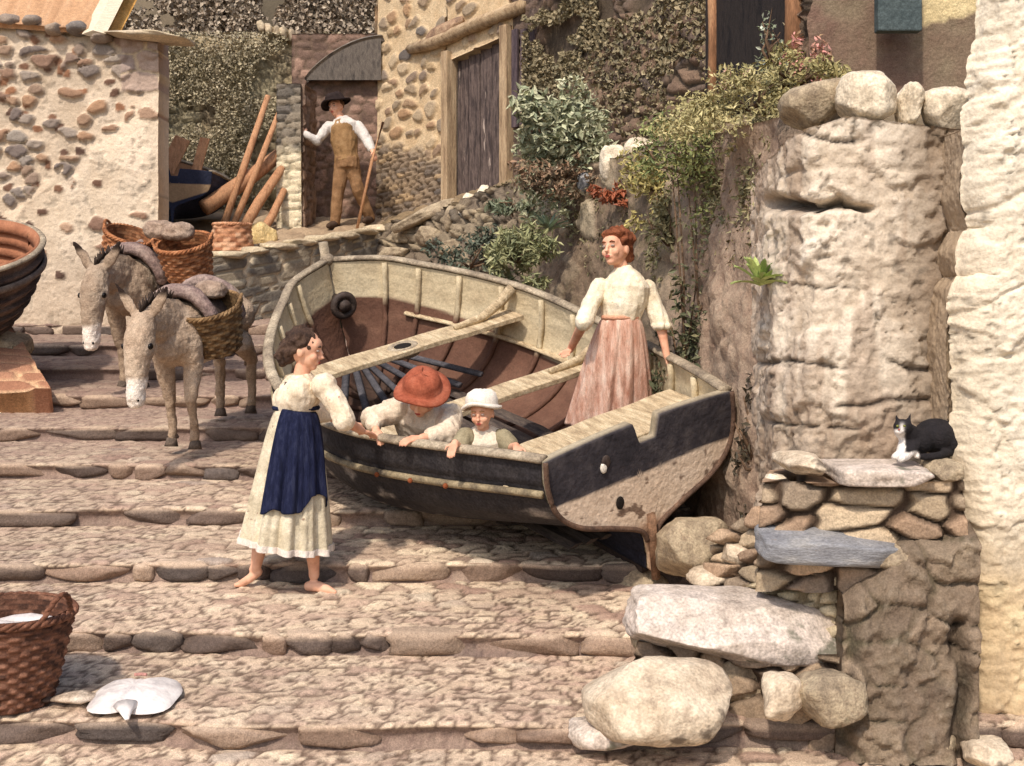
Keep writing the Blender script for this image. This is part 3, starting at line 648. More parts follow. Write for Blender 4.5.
# rubble core that carries the ledge
def rub(name, A, B, label, seed, sx=.26, sy=.12, cols=None, th=.5, nrm=(0, -1, 0), mort=None):
    return stonewall(name, A, B, .012, rubble_style(sx, sy, cols or [(150, 130, 108), (186, 166, 138), (120, 106, 92), (170, 142, 116), (206, 188, 160)], mort or [(52, 42, 34), (88, 70, 56)], .07, (.03, .25), .8, .5, .4), label, seed=seed, thick=th, nrm=nrm)
rub('ledge_rubble', [P(757, 590, 5.9), P(860, 590, 5.72), P(966, 590, 5.66)], [P(765, 480, 5.9), P(860, 482, 5.74), P(962, 480, 5.66)], 'rubble courses of pale and green-stained stones under the ledge slabs', 151)
rub('corner_rubble', [P(712, 596, 6.6), P(775, 600, 6.25)], [P(716, 545, 6.7), P(775, 500, 6.35)], 'jumbled small stones between the keel boulder and the blue-grey slab', 152, .2, .09)
def pierlow(pos, U, W, seed):
    px, py = pix(pos); n = fbm(np.stack([U*2, W*2, U*0], -1), seed, 5); n2 = fbm(np.stack([U*12, W*12, U*0], -1), seed+1, 4); n3 = fbm(np.stack([U*40, W*40, U*0], -1), seed+2, 2)
    c = ramp(.5*n+.5*n2, [(66, 54, 46), (94, 80, 66), (124, 108, 90), (106, 98, 76), (150, 134, 112)]); c = lerpc(c, cst((176, 162, 142), U), .5*ss(n3*.6+n2*.4, .66, .72)*.8)
    k = np.exp(-((px-958-4*np.sin(py/15))/7)**2)*ss(py, 610, 625); c = c*(1-.7*k[..., None])
    e, f1, h, g = voro(U, W, .28, .16, seed+3, .9, .7, .5); s = ss(e, .02, .15)*ss(n, .42, .52); c = lerpc(c, ramp(h, [(88, 74, 64), (120, 104, 88), (148, 130, 110)]), s*.7); c = c*(1-.35*(ss(n, .42, .52)*(1-ss(e, .02, .15)))[..., None])
    return .07*n+.06*n2+.03*n3+.05*s*h-.12*k-.03*ss(fbm(np.stack([U*4, W*4, U*0], -1), seed+35, 5), .50, .52)-.30*ss(W/W.max(0, keepdims=True), .80, 1.)**2-.1*ss(852-px+40*(n-.5), 0, 16), c, M_stone
stonewall('masonry_pier', [P(835, 760, 5.5), P(975, 760, 5.45)], [P(845, 585, 5.62), P(905, 545, 5.62), P(975, 505, 5.6)], .012, pierlow, 'rough mossy masonry block below the ledge, left of the whitewashed wall', seed=161, thick=.35, ragged=.22)
rub('slab_rubble', [P(610, 748, 5.85), P(850, 752, 5.6)], [P(640, 640, 5.9), P(850, 655, 5.65)], 'dark-jointed rubble packed beneath the long pinkish slab', 153, .2, .13, [(136, 116, 96), (170, 148, 122), (112, 96, 82), (186, 164, 138)])
rub('stair_rubble', [P(740, 640, 6.1), P(860, 640, 5.75)], [P(745, 588, 6.15), P(858, 556, 5.8)], 'pale pebbly mortar and stones above the long pinkish slab', 154, .12, .06, [(196, 176, 146), (214, 198, 166), (150, 130, 106)], mort=[(150, 130, 104), (186, 166, 134)])
g = np.random.default_rng(8)
small = [((782, 698), 5.45, (.18, .2, .2), M_r1, 'rounded cream rock under the right part of the long slab'), ((828, 698), 5.42, (.28, .25, .22), M_r2, 'dark squared block at the foot of the masonry pier'), ((742, 683), 5.8, (.2, .2, .24), M_r2, 'brown rock tucked behind the big smooth boulder'),
         ((716, 575), 6.6, (.3, .25, .08), M_r1, 'flat pale stone between the square boulder and the blue-grey slab'), ((738, 553), 6.5, (.16, .2, .1), M_r1, 'small pale wedge stone left of the blue-grey slab'), ((645, 640), 5.95, (.14, .2, .1), M_r2, 'small stone peeping under the left tip of the long slab'), ((672, 652), 5.95, (.2, .2, .08), M_r1, 'thin stone wedged under the long slab near its left tip'),
         ((778, 487), 5.95, (.12, .15, .12), M_r5, 'small white stone at the left edge of the ledge rubble'), ((900, 560), 5.62, (.24, .2, .13), M_r2, 'brown stone at the right end of the blue-grey slab'), ((985, 752), 5.35, (.2, .2, .1), M_r1, 'pink pebble in the bottom right corner'), ((930, 742), 5.5, (.24, .2, .09), M_r2, 'brown stone at the foot of the mossy masonry block'),
         ((605, 734), 5.5, (.36, .2, .10), M_r4, 'flat edging stone touching the left side of the big boulder')]
for i, (q, d, s, m, lb) in enumerate(small): rock('stone', P(*q, d), s, 400+i, m, lb, 'loose stones by the rough steps', 'stone', boxy=6, sub=3, amp=.14, rz=g.uniform(-.3, .3))
# boulders along the terrace edge
top = [((866, 99), 6.3, (.31, .3, .27), M_r5, 'large white rounded boulder on top of the plastered wall'), ((815, 104), 6.5, (.36, .35, .24), M_r2, 'brown slanting boulder left of the white ones on the wall top'), ((908, 105), 6.3, (.09, .25, .22), M_r5, 'narrow upright white stone between two boulders on the wall top'), ((944, 112), 6.3, (.25, .3, .25), M_r5, 'grey-capped white boulder at the right end of the wall top'), ((970, 122), 6.3, (.08, .2, .15), M_r2, 'small dark stone jammed against the whitewashed wall at the wall top'),
       ((613, 164), 10.4, (.22, .25, .33), M_r5, 'squarish yellow-white stone on the bank beside the leafy bush'), ((641, 154), 10.2, (.28, .3, .30), M_r5, 'pale triangular stone right of the squarish one on the bank'), ((588, 182), 10.9, (.2, .2, .2), M_r3, 'small slate-grey stone low on the bank beneath the bush')]
for i, (q, d, s, m, lb) in enumerate(top): rock('boulder', P(*q, d), s, 430+i, m, lb, 'boulders along the top of the bank', 'boulder', boxy=3.2, amp=.12, rz=g.uniform(-.3, .3), tilt=(0, -.35 if i == 1 else 0))
for i in range(9):
    px = 452+i*14.5; py = 216-i*4.2; d = 14.0-i*.2
    rock('bank_stone', P(px, py, d-.1), (.17, .25, .36+.06*(i % 3)), 460+i, M_r5 if i % 3 else M_r2, 'upright pale edging stone on the bank below the plank door', 'upright stones below the plank door', 'stone', boxy=3, sub=3, amp=.12, tilt=(0, .2))
for i, (px, py, d, sx, sz) in enumerate([(405, 236, 14.7, .34, .18), (430, 236, 14.3, .34, .22), (458, 248, 13.8, .40, .2), (425, 216, 14.4, .80, .17), (486, 236, 13.3, .3, .24), (396, 254, 14.6, .4, .16)]):
    rock('bank_rock', P(px, py, d), (sx, .4, sz), 480+i, M_r2, ['dark rock at the left end of the bank, touching the low wall', 'dark jagged rock just right of the bank end', 'dark lumpy rock behind the boat rim near the bow', 'long pale flat rock lying on the dark bank rocks', 'dark rock below the upright pale stones', 'lowest dark rock at the foot of the bank end'][i], 'dark rocks at the left end of the bank', 'rock', boxy=6, amp=.16, tilt=(0, -.4 if i == 3 else 0))
# reddish brick landing at the far left
stonewall('brick_landing', [P(-40, 395, 10.2), P(52, 392, 10.2)], [P(-40, 318, 11.2), P(12, 330, 11.2)], .02, course_style(.45, .16, [(140, 96, 74), (164, 118, 92), (176, 134, 108)], [(196, 160, 124), (210, 176, 140)]), 'warm orange-red brick ramp at the left edge below the round-sterned boat', 'brick ramp', seed=171, thick=.4, nrm=(0, -.7, .7))

# ================================================================== PLANTS
def leafmesh(C, size, cols, seed, asp=.45, nbias=(0, -.5, .5), spread=1., drop=0.):
    """C centres -> folded leaf blades, one mesh"""
    g = np.random.default_rng(seed); n = len(C); C = np.asarray(C)
    N = g.normal(size=(n, 3))*spread+np.array(nbias); N /= np.linalg.norm(N, axis=1, keepdims=True)
    T = g.normal(size=(n, 3))-np.array([0, 0, drop]); T -= (T*N).sum(1, keepdims=True)*N; T /= np.linalg.norm(T, axis=1, keepdims=True); B = np.cross(N, T)
    s = (size[0]+(size[1]-size[0])*g.random(n)**1.5)[:, None]; w = s*asp
    V = np.stack([C-T*s*.5, C+B*w*.5+N*w*.15-T*s*.05, C+T*s*.5-N*s*.1, C-B*w*.5+N*w*.15-T*s*.05], 1).reshape(-1, 3)
    i = np.arange(n)*4; Fc = np.concatenate([np.stack([i, i+1, i+2], -1), np.stack([i, i+2, i+3], -1)])
    c = ramp(np.clip(.5*g.random(n)+.5*fbm(C*3.0, seed, 3), 0, 1), cols)*(.75+.5*g.random(n))[:, None]
    return V, Fc, np.repeat(c, 4, 0)
M_leaf = mat('leaf', attr=True, amt=.22, bump=0, rough=.6, spec=.3)
def leaves(name, C, size, cols, seed, parent=None, **k):
    V, Fc, c = leafmesh(C, size, cols, seed, **k); return mesh(name, V, Fc, M_leaf, parent, c, smooth=False)
def scatter_px(n, seed, px, py, dfun, keep=None, thick=.2):
    g = np.random.default_rng(seed); X = g.uniform(*px, n*3); Y = g.uniform(*py, n*3); dn = fbm(np.stack([X/38, Y/38, X*0], -1), seed, 4)
    k = np.ones(len(X), bool) if keep is None else keep(X, Y, dn); X, Y = X[k][:n], Y[k][:n]; d = dfun(X, Y)-g.random(len(X))**2*thick
    return np.stack([(X-512)*d/F, d, CZ+(300-Y)*d/F], -1)
# ivy on the upper wall: wall plane depth along px
dI = lambda X, Y: np.interp(X, [530, 600, 712, 815], [13.9, 12.4, 10.5, 8.7])-.12
C = scatter_px(34000, 1, (522, 800), (-30, 178), dI, lambda X, Y, n: (n > .44+.12*ss(Y, 40, 140)) & (Y < 178-(X-530)*.3), .28)
C = C[~((512+F*C[:, 0]/C[:, 1] > 716) & (300-F*(C[:, 2]-CZ)/C[:, 1] > 22) & (RNG.random(len(C)) < .93))]
props(leaves('ivy', C, (.02, .075), [(84, 76, 60), (122, 112, 86), (156, 142, 112), (104, 100, 78), (130, 106, 90)], 2, asp=.7), 'tangle of dark olive ivy hanging over the wall above the terrace', 'ivy', kind='stuff')
C = scatter_px(15000, 3, (158, 340), (32, 235), lambda X, Y: X*0+16.85, lambda X, Y, n: (n > .40+.14*ss(X, 230, 330)), .3)
props(leaves('moss_growth', C, (.03, .06), [(112, 104, 82), (150, 140, 112), (184, 172, 144), (132, 116, 92)], 4, asp=.7), 'grey-green creeping growth spread over the yard wall', 'creeper', kind='stuff')
C = scatter_px(30000, 5, (90, 400), (-40, 60), lambda X, Y: X*0+21.5, lambda X, Y, n: n > .30, 1.0)
props(leaves('hillside_scrub', C, (.06, .12), [(120, 108, 94), (156, 140, 122), (176, 162, 142), (134, 120, 106)], 6, asp=.7), 'brown-grey scrub covering the hillside above the yard wall', 'scrub', kind='stuff')
# bare ground-cover on the bank
dB = lambda X, Y: np.interp(X, [445, 520, 600, 690, 760, 800], [14.3, 12.6, 10.8, 9.0, 7.6, 6.9])
RTy = lambda X: np.interp(X, [378, 445, 520, 600, 690, 760, 800], [230, 212, 184, 166, 142, 128, 118])
C = scatter_px(13000, 7, (470, 770), (90, 330), lambda X, Y: dB(X, Y)-.28*np.clip((Y-RTy(X))/150, 0, 1)-.1, lambda X, Y, n: (Y > RTy(X)-8) & (n > .46) & (Y < RTy(X)+135), .2)
props(leaves('bank_weeds', C, (.025, .07), [(84, 88, 62), (118, 118, 84), (152, 144, 108), (96, 84, 66), (126, 96, 76)], 8, asp=.4), 'low weeds and creepers growing over the face of the bank', 'weeds', kind='stuff')

def shrub(name, c, R, n, size, cols, label, seed, stems=9, group=None, cat='bush', asp=.42, clump=14):
    g = np.random.default_rng(seed); root = empty(name, c, label, cat, group); c = Vector(c); mb = MB(); tips = []
    for k in range(stems):
        a = g.normal(size=3); a[2] = abs(a[2])*.9+.3; a /= np.linalg.norm(a); tip = Vector(c)+Vector(a*np.array(R)*g.uniform(.6, 1)); m = c.lerp(tip, .5)+Vector(g.normal(size=3)*.04)
        mb.tube([c, m, tip], [.014, .010, .004], 6); tips.append(tip)
    mb.build('stem', mat('woody_stem', [(80, 62, 48), (120, 96, 74)], scale=8), root)
    pts = []
    for k in range(clump*3):
        a = g.normal(size=3); a[2] = a[2]*.8+.35; a /= np.linalg.norm(a); cc = np.array(c)+a*np.array(R)*g.uniform(.45, 1.0); m = n//(clump*3)
        q = g.normal(size=(m, 3)); q /= np.linalg.norm(q, axis=1, keepdims=True); pts.append(cc+q*np.array(R)*.26*g.random((m, 1))**.4)
    leaves('foliage', np.concatenate(pts), size, cols, seed, root, asp=asp, nbias=(-.2, -.5, .6)); return root
shrub('leafy_bush', P(562, 150, 11.1), (.52, .4, .62), 4200, (.05, .12), [(72, 82, 64), (128, 136, 108), (180, 180, 148), (204, 200, 172)], 'big rounded grey-green bush growing beside the plank door', 20, clump=16)
shrub('spiky_bush', P(520, 262, 10.6), (.38, .3, .36), 1500, (.07, .14), [(70, 78, 58), (122, 126, 90), (166, 164, 120), (192, 190, 158)], 'low yellow-green bush just above the boat gunwale', 21, clump=9, asp=.25)
shrub('low_plant', P(512, 212, 12.0), (.25, .2, .16), 400, (.06, .12), [(66, 78, 62), (112, 120, 96), (170, 172, 146)], 'small dark-leaved plant among the upright pale stones', 22, clump=5, asp=.3)
shrub('dark_shrub', P(690, 400, 8.2), (.30, .25, .7), 900, (.04, .08), [(48, 52, 40), (80, 84, 60), (104, 100, 76)], 'dark sparse shrub growing behind the boat stern beside the red-haired woman', 23, clump=8)
shrub('dark_shrub', P(757, 470, 7.0), (.16, .15, .5), 500, (.03, .07), [(44, 40, 34), (74, 66, 50), (96, 84, 66)], 'low dark growth in the shade right of the boat transom', 24, clump=6)
shrub('hanging_plant', P(752, 112, 7.6), (.62, .35, .30), 4600, (.022, .058), [(110, 106, 72), (158, 150, 104), (190, 178, 130), (100, 102, 72)], 'yellow-green trailing plant on the bank top left of the brown boulder', 25, clump=14)
shrub('hanging_plant', P(700, 178, 8.4), (.50, .3, .50), 4200, (.022, .058), [(70, 84, 54), (112, 124, 76), (152, 152, 96), (88, 92, 64)], 'green trailing plant cascading down the bank above the woman', 26, clump=14)
shrub('hanging_plant', P(655, 190, 9.2), (.35, .3, .4), 1200, (.035, .08), [(116, 108, 70), (170, 158, 100), (196, 180, 120)], 'yellowish trailing plant right of the triangular stone', 27, clump=8)
shrub('hanging_plant', P(800, 84, 7.7), (.30, .3, .24), 1200, (.03, .07), [(104, 102, 66), (156, 146, 98), (186, 170, 124)], 'olive trailing plant between the timber opening and the brown boulder', 35, clump=8)
shrub('hanging_plant', P(668, 245, 8.9), (.22, .2, .5), 900, (.03, .07), [(84, 84, 60), (124, 120, 86), (160, 148, 112)], 'thin olive trails hanging down just right of the red-haired woman', 36, clump=8)
shrub('red_plant', P(622, 196, 10.0), (.26, .2, .12), 420, (.05, .1), [(128, 66, 44), (164, 96, 66), (108, 66, 50)], 'patch of rust-red leaves under the squarish stone', 28, clump=5)
shrub('pink_flowers', P(812, 78, 8.0), (.18, .15, .32), 800, (.03, .06), [(190, 120, 112), (220, 160, 150), (150, 120, 84), (232, 196, 184)], 'tall pink flower spikes beside the timber opening', 29, clump=8, cat='flowers')
shrub('pink_flowers', P(736, 88, 8.9), (.16, .15, .14), 300, (.03, .06), [(226, 190, 190), (200, 150, 146), (130, 124, 84)], 'pale pink blossoms at the foot of the brown post', 30, clump=5, cat='flowers')
shrub('climbing_plant', P(772, 70, 8.6), (.12, .1, .5), 300, (.03, .06), [(170, 178, 160), (120, 130, 100), (206, 210, 196)], 'pale climbing sprays in front of the dark opening', 31, clump=6)
shrub('dark_shrub', P(560, 182, 10.8), (.5, .3, .25), 1100, (.04, .09), [(56, 58, 46), (104, 92, 72), (150, 120, 96), (130, 128, 96)], 'brownish undergrowth at the foot of the grey-green bush', 32, clump=8)
shrub('dark_shrub', P(470, 268, 12.6), (.5, .3, .4), 1200, (.04, .09), [(50, 56, 48), (84, 92, 78), (120, 124, 100)], 'dark green growth above the boat rim near its knee', 33, clump=8)
# thin upright stems
tw = empty('twiggy_creeper', P(705, 330, 8.0), 'bare brown creeper stems climbing the bank behind the woman', 'creeper'); mb = MB(); g = np.random.default_rng(4)
for k in range(16):
    x0 = g.uniform(672, 735); x1 = x0+g.uniform(-20, 48); a = P(x0, g.uniform(300, 400), 8.15); b = P((x0+x1)/2+g.uniform(-5, 5), 280, 8.25); c = P(x1, g.uniform(160, 210), 8.35); mb.tube([a, b, c], [.010, .008, .005], 6)
mb.build('stem', mat('woody_stem'), tw)
C = scatter_px(500, 9, (670, 765), (190, 400), lambda X, Y: X*0+8.2, lambda X, Y, n: n > .5, .15); leaves('foliage', C, (.03, .07), [(70, 78, 56), (110, 112, 82), (140, 120, 90)], 10, tw, asp=.4)
# rosette plant on the wall
def rosette(c, L, n, cols, label, seed, group=None, width=.03):
    g = np.random.default_rng(seed); root = empty('spiky_plant', c, label, 'plant', group)
    V = []; Fc = []; Cc = []; k0 = 0
    for k in range(n):
        a = 2*math.pi*k/n+g.uniform(-.3, .3); el = g.uniform(.35, 1.3); l = L*g.uniform(.7, 1.1); dirv = Vector((math.cos(a)*math.cos(el), math.sin(a)*math.cos(el)-.3, math.sin(el))).normalized(); side = dirv.cross(Vector((0, 0, 1))).normalized()
        cc = ramp(np.array([g.random()]), cols)[0]
        for j in range(6):
            t = j/5; p = Vector(c)+dirv*l*t-Vector((0, 0, 1))*l*.28*t*t; w = width*(1-t)**.7*(.6+t) if t < 1 else .001
            for s in (-1, 0, 1): V.append(tuple(p+side*w*s+Vector((0, 0, -.006 if s == 0 else .004)))); Cc.append(cc)
        for j in range(5):
            for s in (0, 1): q = k0+j*3+s; Fc.append((q, q+1, q+4, q+3))
        k0 += 18
    mesh('foliage', V, Fc, M_leaf, root, np.array(Cc), False); return root
rosette(P(760, 285, 6.55), .24, 26, [(150, 168, 96), (190, 200, 130), (112, 136, 76)], 'bright green spiky rosette rooted in the wall above the boat stern', 1)
rosette(P(505, 262, 11.0), .3, 20, [(150, 156, 110), (196, 196, 160), (112, 126, 96)], 'pale spiky rosette on the bank above the boat rim', 2)
rosette(P(548, 232, 10.9), .28, 20, [(104, 122, 104), (160, 170, 140)], 'grey-green spiky rosette higher on the bank under the bush', 3)
rosette(P(652, 176, 9.9), .26, 20, [(150, 152, 136), (196, 196, 180), (112, 110, 96)], 'silvery spiky tuft in front of the triangular stone', 4)

# ================================================================== BOATS
US = np.array([0, .2, .45, .7, .88, .96, 1.]); BV = [.659, .923, 1.157, 1.067, .62, .33, .02]; SV = [.9, .754, 1.122]
def cub(x, y, u):
    x = np.array(x, float); y = np.array(y, float); u = np.asarray(u, float); m = np.gradient(y, x); m[-1] = (y[-1]-y[-2])/(x[-1]-x[-2])
    i = np.clip(np.searchsorted(x, u)-1, 0, len(x)-2); h = x[i+1]-x[i]; t = (u-x[i])/h
    return (2*t**3-3*t**2+1)*y[i]+(t**3-2*t**2+t)*h*m[i]+(-2*t**3+3*t**2)*y[i+1]+(t**3-t**2)*h*m[i+1]
PV = np.linspace(0, 1, 8)
PS = np.array([(.03, 0), (.04, .16), (.10, .30), (.38, .40), (.72, .50), (.93, .64), (1, .82), (1, 1)])
PM = np.array([(.03, 0), (.22, .02), (.48, .06), (.70, .15), (.86, .30), (.95, .50), (.99, .75), (1, 1)])
PB_ = np.array([(.06, 0), (.2, .08), (.38, .2), (.55, .35), (.70, .5), (.83, .67), (.93, .84), (1, 1)])
def sect(u, v, tabs=(PS, PM, PB_)):
    w0 = np.clip(1-u/.38, 0, 1)**1.3; w2 = np.clip((u-.62)/.38, 0, 1); w1 = 1-w0-w2
    y = sum(w*cub(PV, t[:, 0], v) for w, t in zip((w0, w1, w2), tabs)); z = sum(w*cub(PV, t[:, 1], v) for w, t in zip((w0, w1, w2), tabs))
    return y, z
class Boat:
    def __init__(s, root, L=4.004, k=1.): s.r = root; s.L = L; s.k = k
    def B(s, u): return cub(US, BV, u)*s.k
    def S(s, u): return cub([0, .5, 1.], SV, u)*s.k
    def pt(s, u, v, side, inset=0.):
        u = np.asarray(u, float); v = np.asarray(v, float); y, z = sect(u, v); B = np.maximum(s.B(u)-inset, .004); S = s.S(u)
        x = s.L*u-.30*(1-v)**2*ss(u, .8, 1.)-inset*.9*ss(u, .9, 1)
        return np.stack([x, side*y*B, z*S+inset*.8*(1-v)], -1)
    def W(s, p): return s.r.matrix_world@Vector(p)
    def shell(s, name, inset, mat_, colf, clink=0., flip=False, vmax=1.):
        nu, nv = 110, 64; u = np.linspace(0, 1, nu)**.85; v = np.linspace(0, vmax, nv); Vv, U = np.meshgrid(v, u, indexing='ij'); R = []
        for side in (1, -1):
            step = clink*(1-np.mod(Vv*9, 1)) if clink else 0
            p = s.pt(U, Vv, side, inset); p[..., 1] += side*step; R.append(p)
        V = np.concatenate([R[0][::-1].reshape(-1, 3), R[1].reshape(-1, 3)]); VV = np.concatenate([Vv[::-1].ravel(), Vv.ravel()]); UU = np.concatenate([U[::-1].ravel(), U.ravel()])
        Fc = gridf(2*nv, nu)
        return mesh(name, V, Fc, mat_, s.r, colf(UU, VV, V), world=False)

def boatM(p, psi, pitch, heel):
    return Matrix.Translation(Vector((p[0], p[1], p[2]+CZ)))@Matrix.Rotation(psi, 4, 'Z')@Matrix.Rotation(-pitch, 4, 'Y')@Matrix.Rotation(heel, 4, 'X')
bt = empty('rowing_boat', None, 'big open wooden rowing boat with black hull and tan transom, hauled up on the steps', 'boat', M=boatM((.798, 7.123, -1.541), 2.161, .201, -.257))
bo = Boat(bt)
def L2(mb, name, m, smooth=True, cols=None, bevel=0, parent=None):
    o = mesh(name, mb.arr(), mb.F, m, parent or bt, cols, smooth, world=False)
    if bevel:
        b = o.modifiers.new('b', 'BEVEL'); b.width = bevel; b.segments = 2; b.limit_method = 'ANGLE'
    return o
M_hull = mat('tarred_hull', attr=True, amt=.35, bump=.4, bscale=25, rough=.75, spec=.15)
M_wood = mat('bleached_wood', [(138, 118, 92), (186, 166, 134), (214, 198, 166)], scale=5, stretch=(1, 4, 4), bscale=25, bump=.5, amt=.25, rough=.8)
M_woodd = mat('grey_rail_wood', [(104, 92, 80), (150, 136, 116), (186, 172, 148)], scale=5, bscale=30, bump=.5, amt=.3)
M_in = mat('inner_planks', attr=True, amt=.16, grain=.10, bump=.4, bscale=30, rough=.85)
def hullcol(u, v, V):
    n = fbm(V*np.array([1.2, 6, 6]), 3, 4); n2 = fbm(V*9, 5, 3)
    c = ramp(.6*n+.4*n2, [(20, 20, 25), (36, 35, 40), (58, 54, 54), (30, 28, 32)]); b = ss(.30-v+.1*(n-.5), 0, .04)
    c = lerpc(c, ramp(n, [(24, 26, 36), (40, 40, 50)]), b); sc = ss(n2, .70, .76)*ss(v, .3, .5)
    return lerpc(c, cst((150, 142, 134), u), sc*.7)
hull = bo.shell('hull', 0., M_hull, hullcol, .012)
def incol(u, v, V):
    n = fbm(V*np.array([1.5, 8, 8]), 13, 4); n2 = fbm(V*7, 15, 3)
    cream = ramp(.6*n+.4*n2, [(158, 138, 108), (200, 184, 152), (220, 206, 176)]); red = ramp(.5*n+.5*n2, [(72, 50, 42), (102, 72, 58), (130, 98, 80)]); dark = ramp(n2, [(56, 46, 42), (80, 66, 58)])
    seam = ss(np.abs(np.mod(v*9, 1)-.5), .46, .49)
    c = lerpc(red, cream, ss(v-(.66+.10*ss(u, .55, .9))+.02*(n-.5), 0, .012)); c = lerpc(c, dark, ss(.30-v, 0, .08)*.8)
    return c*(1-.5*seam[..., None])
bo.shell('inner_planking', .035, M_in, incol, .006, vmax=.99)
# rail
mb = MB()
for side in (1, -1):
    us = np.linspace(0, .995, 70)**.9; p = bo.pt(us, us*0+1, side, .012); p[:, 2] += .008; mb.tube([tuple(q) for q in p], .04, 8, .55)
mb.ball((4.0, 0, 1.13), (.06, .06, .05)); L2(mb, 'gunwale', M_woodd)
mb = MB(); 
for side in (1, -1):
    us = np.linspace(0, .98, 60); p = bo.pt(us, us*0+.835, side, -.022); mb.tube([tuple(q) for q in p], .02, 6, 1.1)
strake = L2(mb, 'rubbing_strake', mat('yellow_cream_strake', [(74, 66, 58), (140, 126, 100), (172, 158, 130)], scale=6, bscale=30))
for u in (.16, .23, .30):
    mb = MB(); p = bo.pt(u, .835, 1, -.05); mb.ball(p, .016, n=5); L2(mb, 'bolt', mat('rusty_bolt', [(120, 64, 36), (150, 84, 50)]), parent=strake)
mb = MB(); 
for side in (1, -1):
    us = np.linspace(.02, .9, 50); p = bo.pt(us, us*0+.70, side, .06); mb.tube([tuple(q) for q in p], .028, 6, .6)
L2(mb, 'riser', M_wood)
# ribs
for u in (.10, .19, .28, .37, .46, .55, .64, .73, .81, .88, .94):
    for side in (1, -1):
        vs = np.linspace(.12, .985, 14); p = bo.pt(vs*0+u, vs, side, .05); mb = MB(); mb.tube([tuple(q) for q in p], .024, 6, 1); c = incol(np.full(len(mb.arr()), u), np.repeat(vs, 6), mb.arr())*.95
        L2(mb, 'rib', M_in, cols=c)
# thwarts
def thwart(u, z, w, th=.04, hole=False):
    yb = [bo.pt(u, v, 1, .05) for v in np.linspace(.3, 1, 40)]; B = max(q[1] for q in yb if q[2] < z+.02)
    mb = MB(); x = bo.L*u; n = 16; V = []
    for i in range(n):
        y = -B+2*B*i/(n-1); s_ = .008*math.sin(i*1.3)
        V += [(x-w/2+s_, y, z), (x+w/2+s_, y, z), (x+w/2+s_, y, z+th), (x-w/2+s_, y, z+th)]
    Fc = gridf(n, 4, True).tolist()+[[3, 2, 1, 0], [n*4-4, n*4-3, n*4-2, n*4-1]]; mb.add(V, Fc); o = L2(mb, 'thwart', M_wood, False, bevel=.006)
    for sd in ((-1,) if u > .3 else ()):
        g_ = bo.pt(u+.012, 1, sd, .05); mb = MB(); mb.tube([(x, sd*(B-.55), z+th+.015), (x, sd*(B-.30), z+th+.03), (x+.01, sd*(B-.12), z+th+.10), (x+.02, g_[1], g_[2]-.01)], [.02, .03, .035, .04], 8, 1.2); L2(mb, 'knee', M_wood, parent=o)
    if hole:
        mb = MB(); V = []; seg = 24
        for r, zz in ((.075, z+th+.002), (.10, z+th+.012), (.12, z+th+.004), (.125, z-.03), (.06, z-.03), (.065, z+th-.0)):
            for k in range(seg): a = 2*math.pi*k/seg; V.append((x+r*math.cos(a)*.8-.01, .02+r*math.sin(a), zz))
        mb.add(V, gridf(6, seg, True)); L2(mb, 'mast_ring', M_woodd, parent=o)
        mb = MB(); mb.ball((x-.01, .02, z+th+.004), (.056, .068, .006)); L2(mb, 'mast_hole', mat('dark_gap', [(22, 18, 16), (34, 28, 24)]), parent=o)
thwart(.70, .64, .26, hole=True); thwart(.42, .55, .22); thwart(.11, .66, .42)
for u in ():
    for k in range(2): mb = MB(); mb.box((bo.L*u, -.44-.12*k, .712), (.26, .05, .03)); L2(mb, 'grating_bar', M_wood, False, bevel=.004)
# bottom boards and dark fan of floor timbers by the bow
for k in range(-3, 4):
    mb = MB(); mb.tube([(.25, k*.11, .13+abs(k)*.012), (1.8, k*.15, .14+abs(k)*.01), (2.85, k*.12, .15+abs(k)*.012)], .055, 4, .25); L2(mb, 'bottom_board', mat('dark_floor', [(48, 42, 42), (76, 66, 60), (96, 84, 74)], scale=6, stretch=(1, 5, 5)), False)
for k in range(-3, 4):
    mb = MB(); mb.tube([(2.75, k*.20, .19+abs(k)*.03), (3.45, k*.07, .34+abs(k)*.02)], .032, 5, .7); L2(mb, 'floor_timber', mat('slate_timber', [(58, 58, 64), (92, 90, 94)], scale=6))
# stem and keel
mb = MB(); mb.tube([(3.70, 0, .03), (3.88, 0, .14), (3.98, 0, .5), (4.02, 0, .95), (4.03, 0, 1.27)], [.035, .045, .045, .045, .04], 8); L2(mb, 'stem', M_woodd)
mb = MB(); mb.box((1.9, 0, -.015), (3.7, .05, .07)); L2(mb, 'keel', M_hull, False, cols=np.tile(lin((60, 50, 46)), (8, 1)))
V = [( 3.74+.03*math.sin(2*math.pi*j/8)-.1*0, (.085+.03*math.cos(2*math.pi*j/8))*math.cos(2*math.pi*k/24)+.03, .80+(.085+.03*math.cos(2*math.pi*j/8))*math.sin(2*math.pi*k/24)) for k in range(25) for j in range(8)]
mb = MB(); mb.add(V, gridf(25, 8, True)); L2(mb, 'iron_ring', mat('dark_iron', [(40, 34, 32), (74, 62, 56)], rough=.6))
mb = MB(); mb.tube([(3.96, .0, .8), (3.70, .03, .8)], .05, 8); L2(mb, 'ring_boss', mat('dark_iron'))
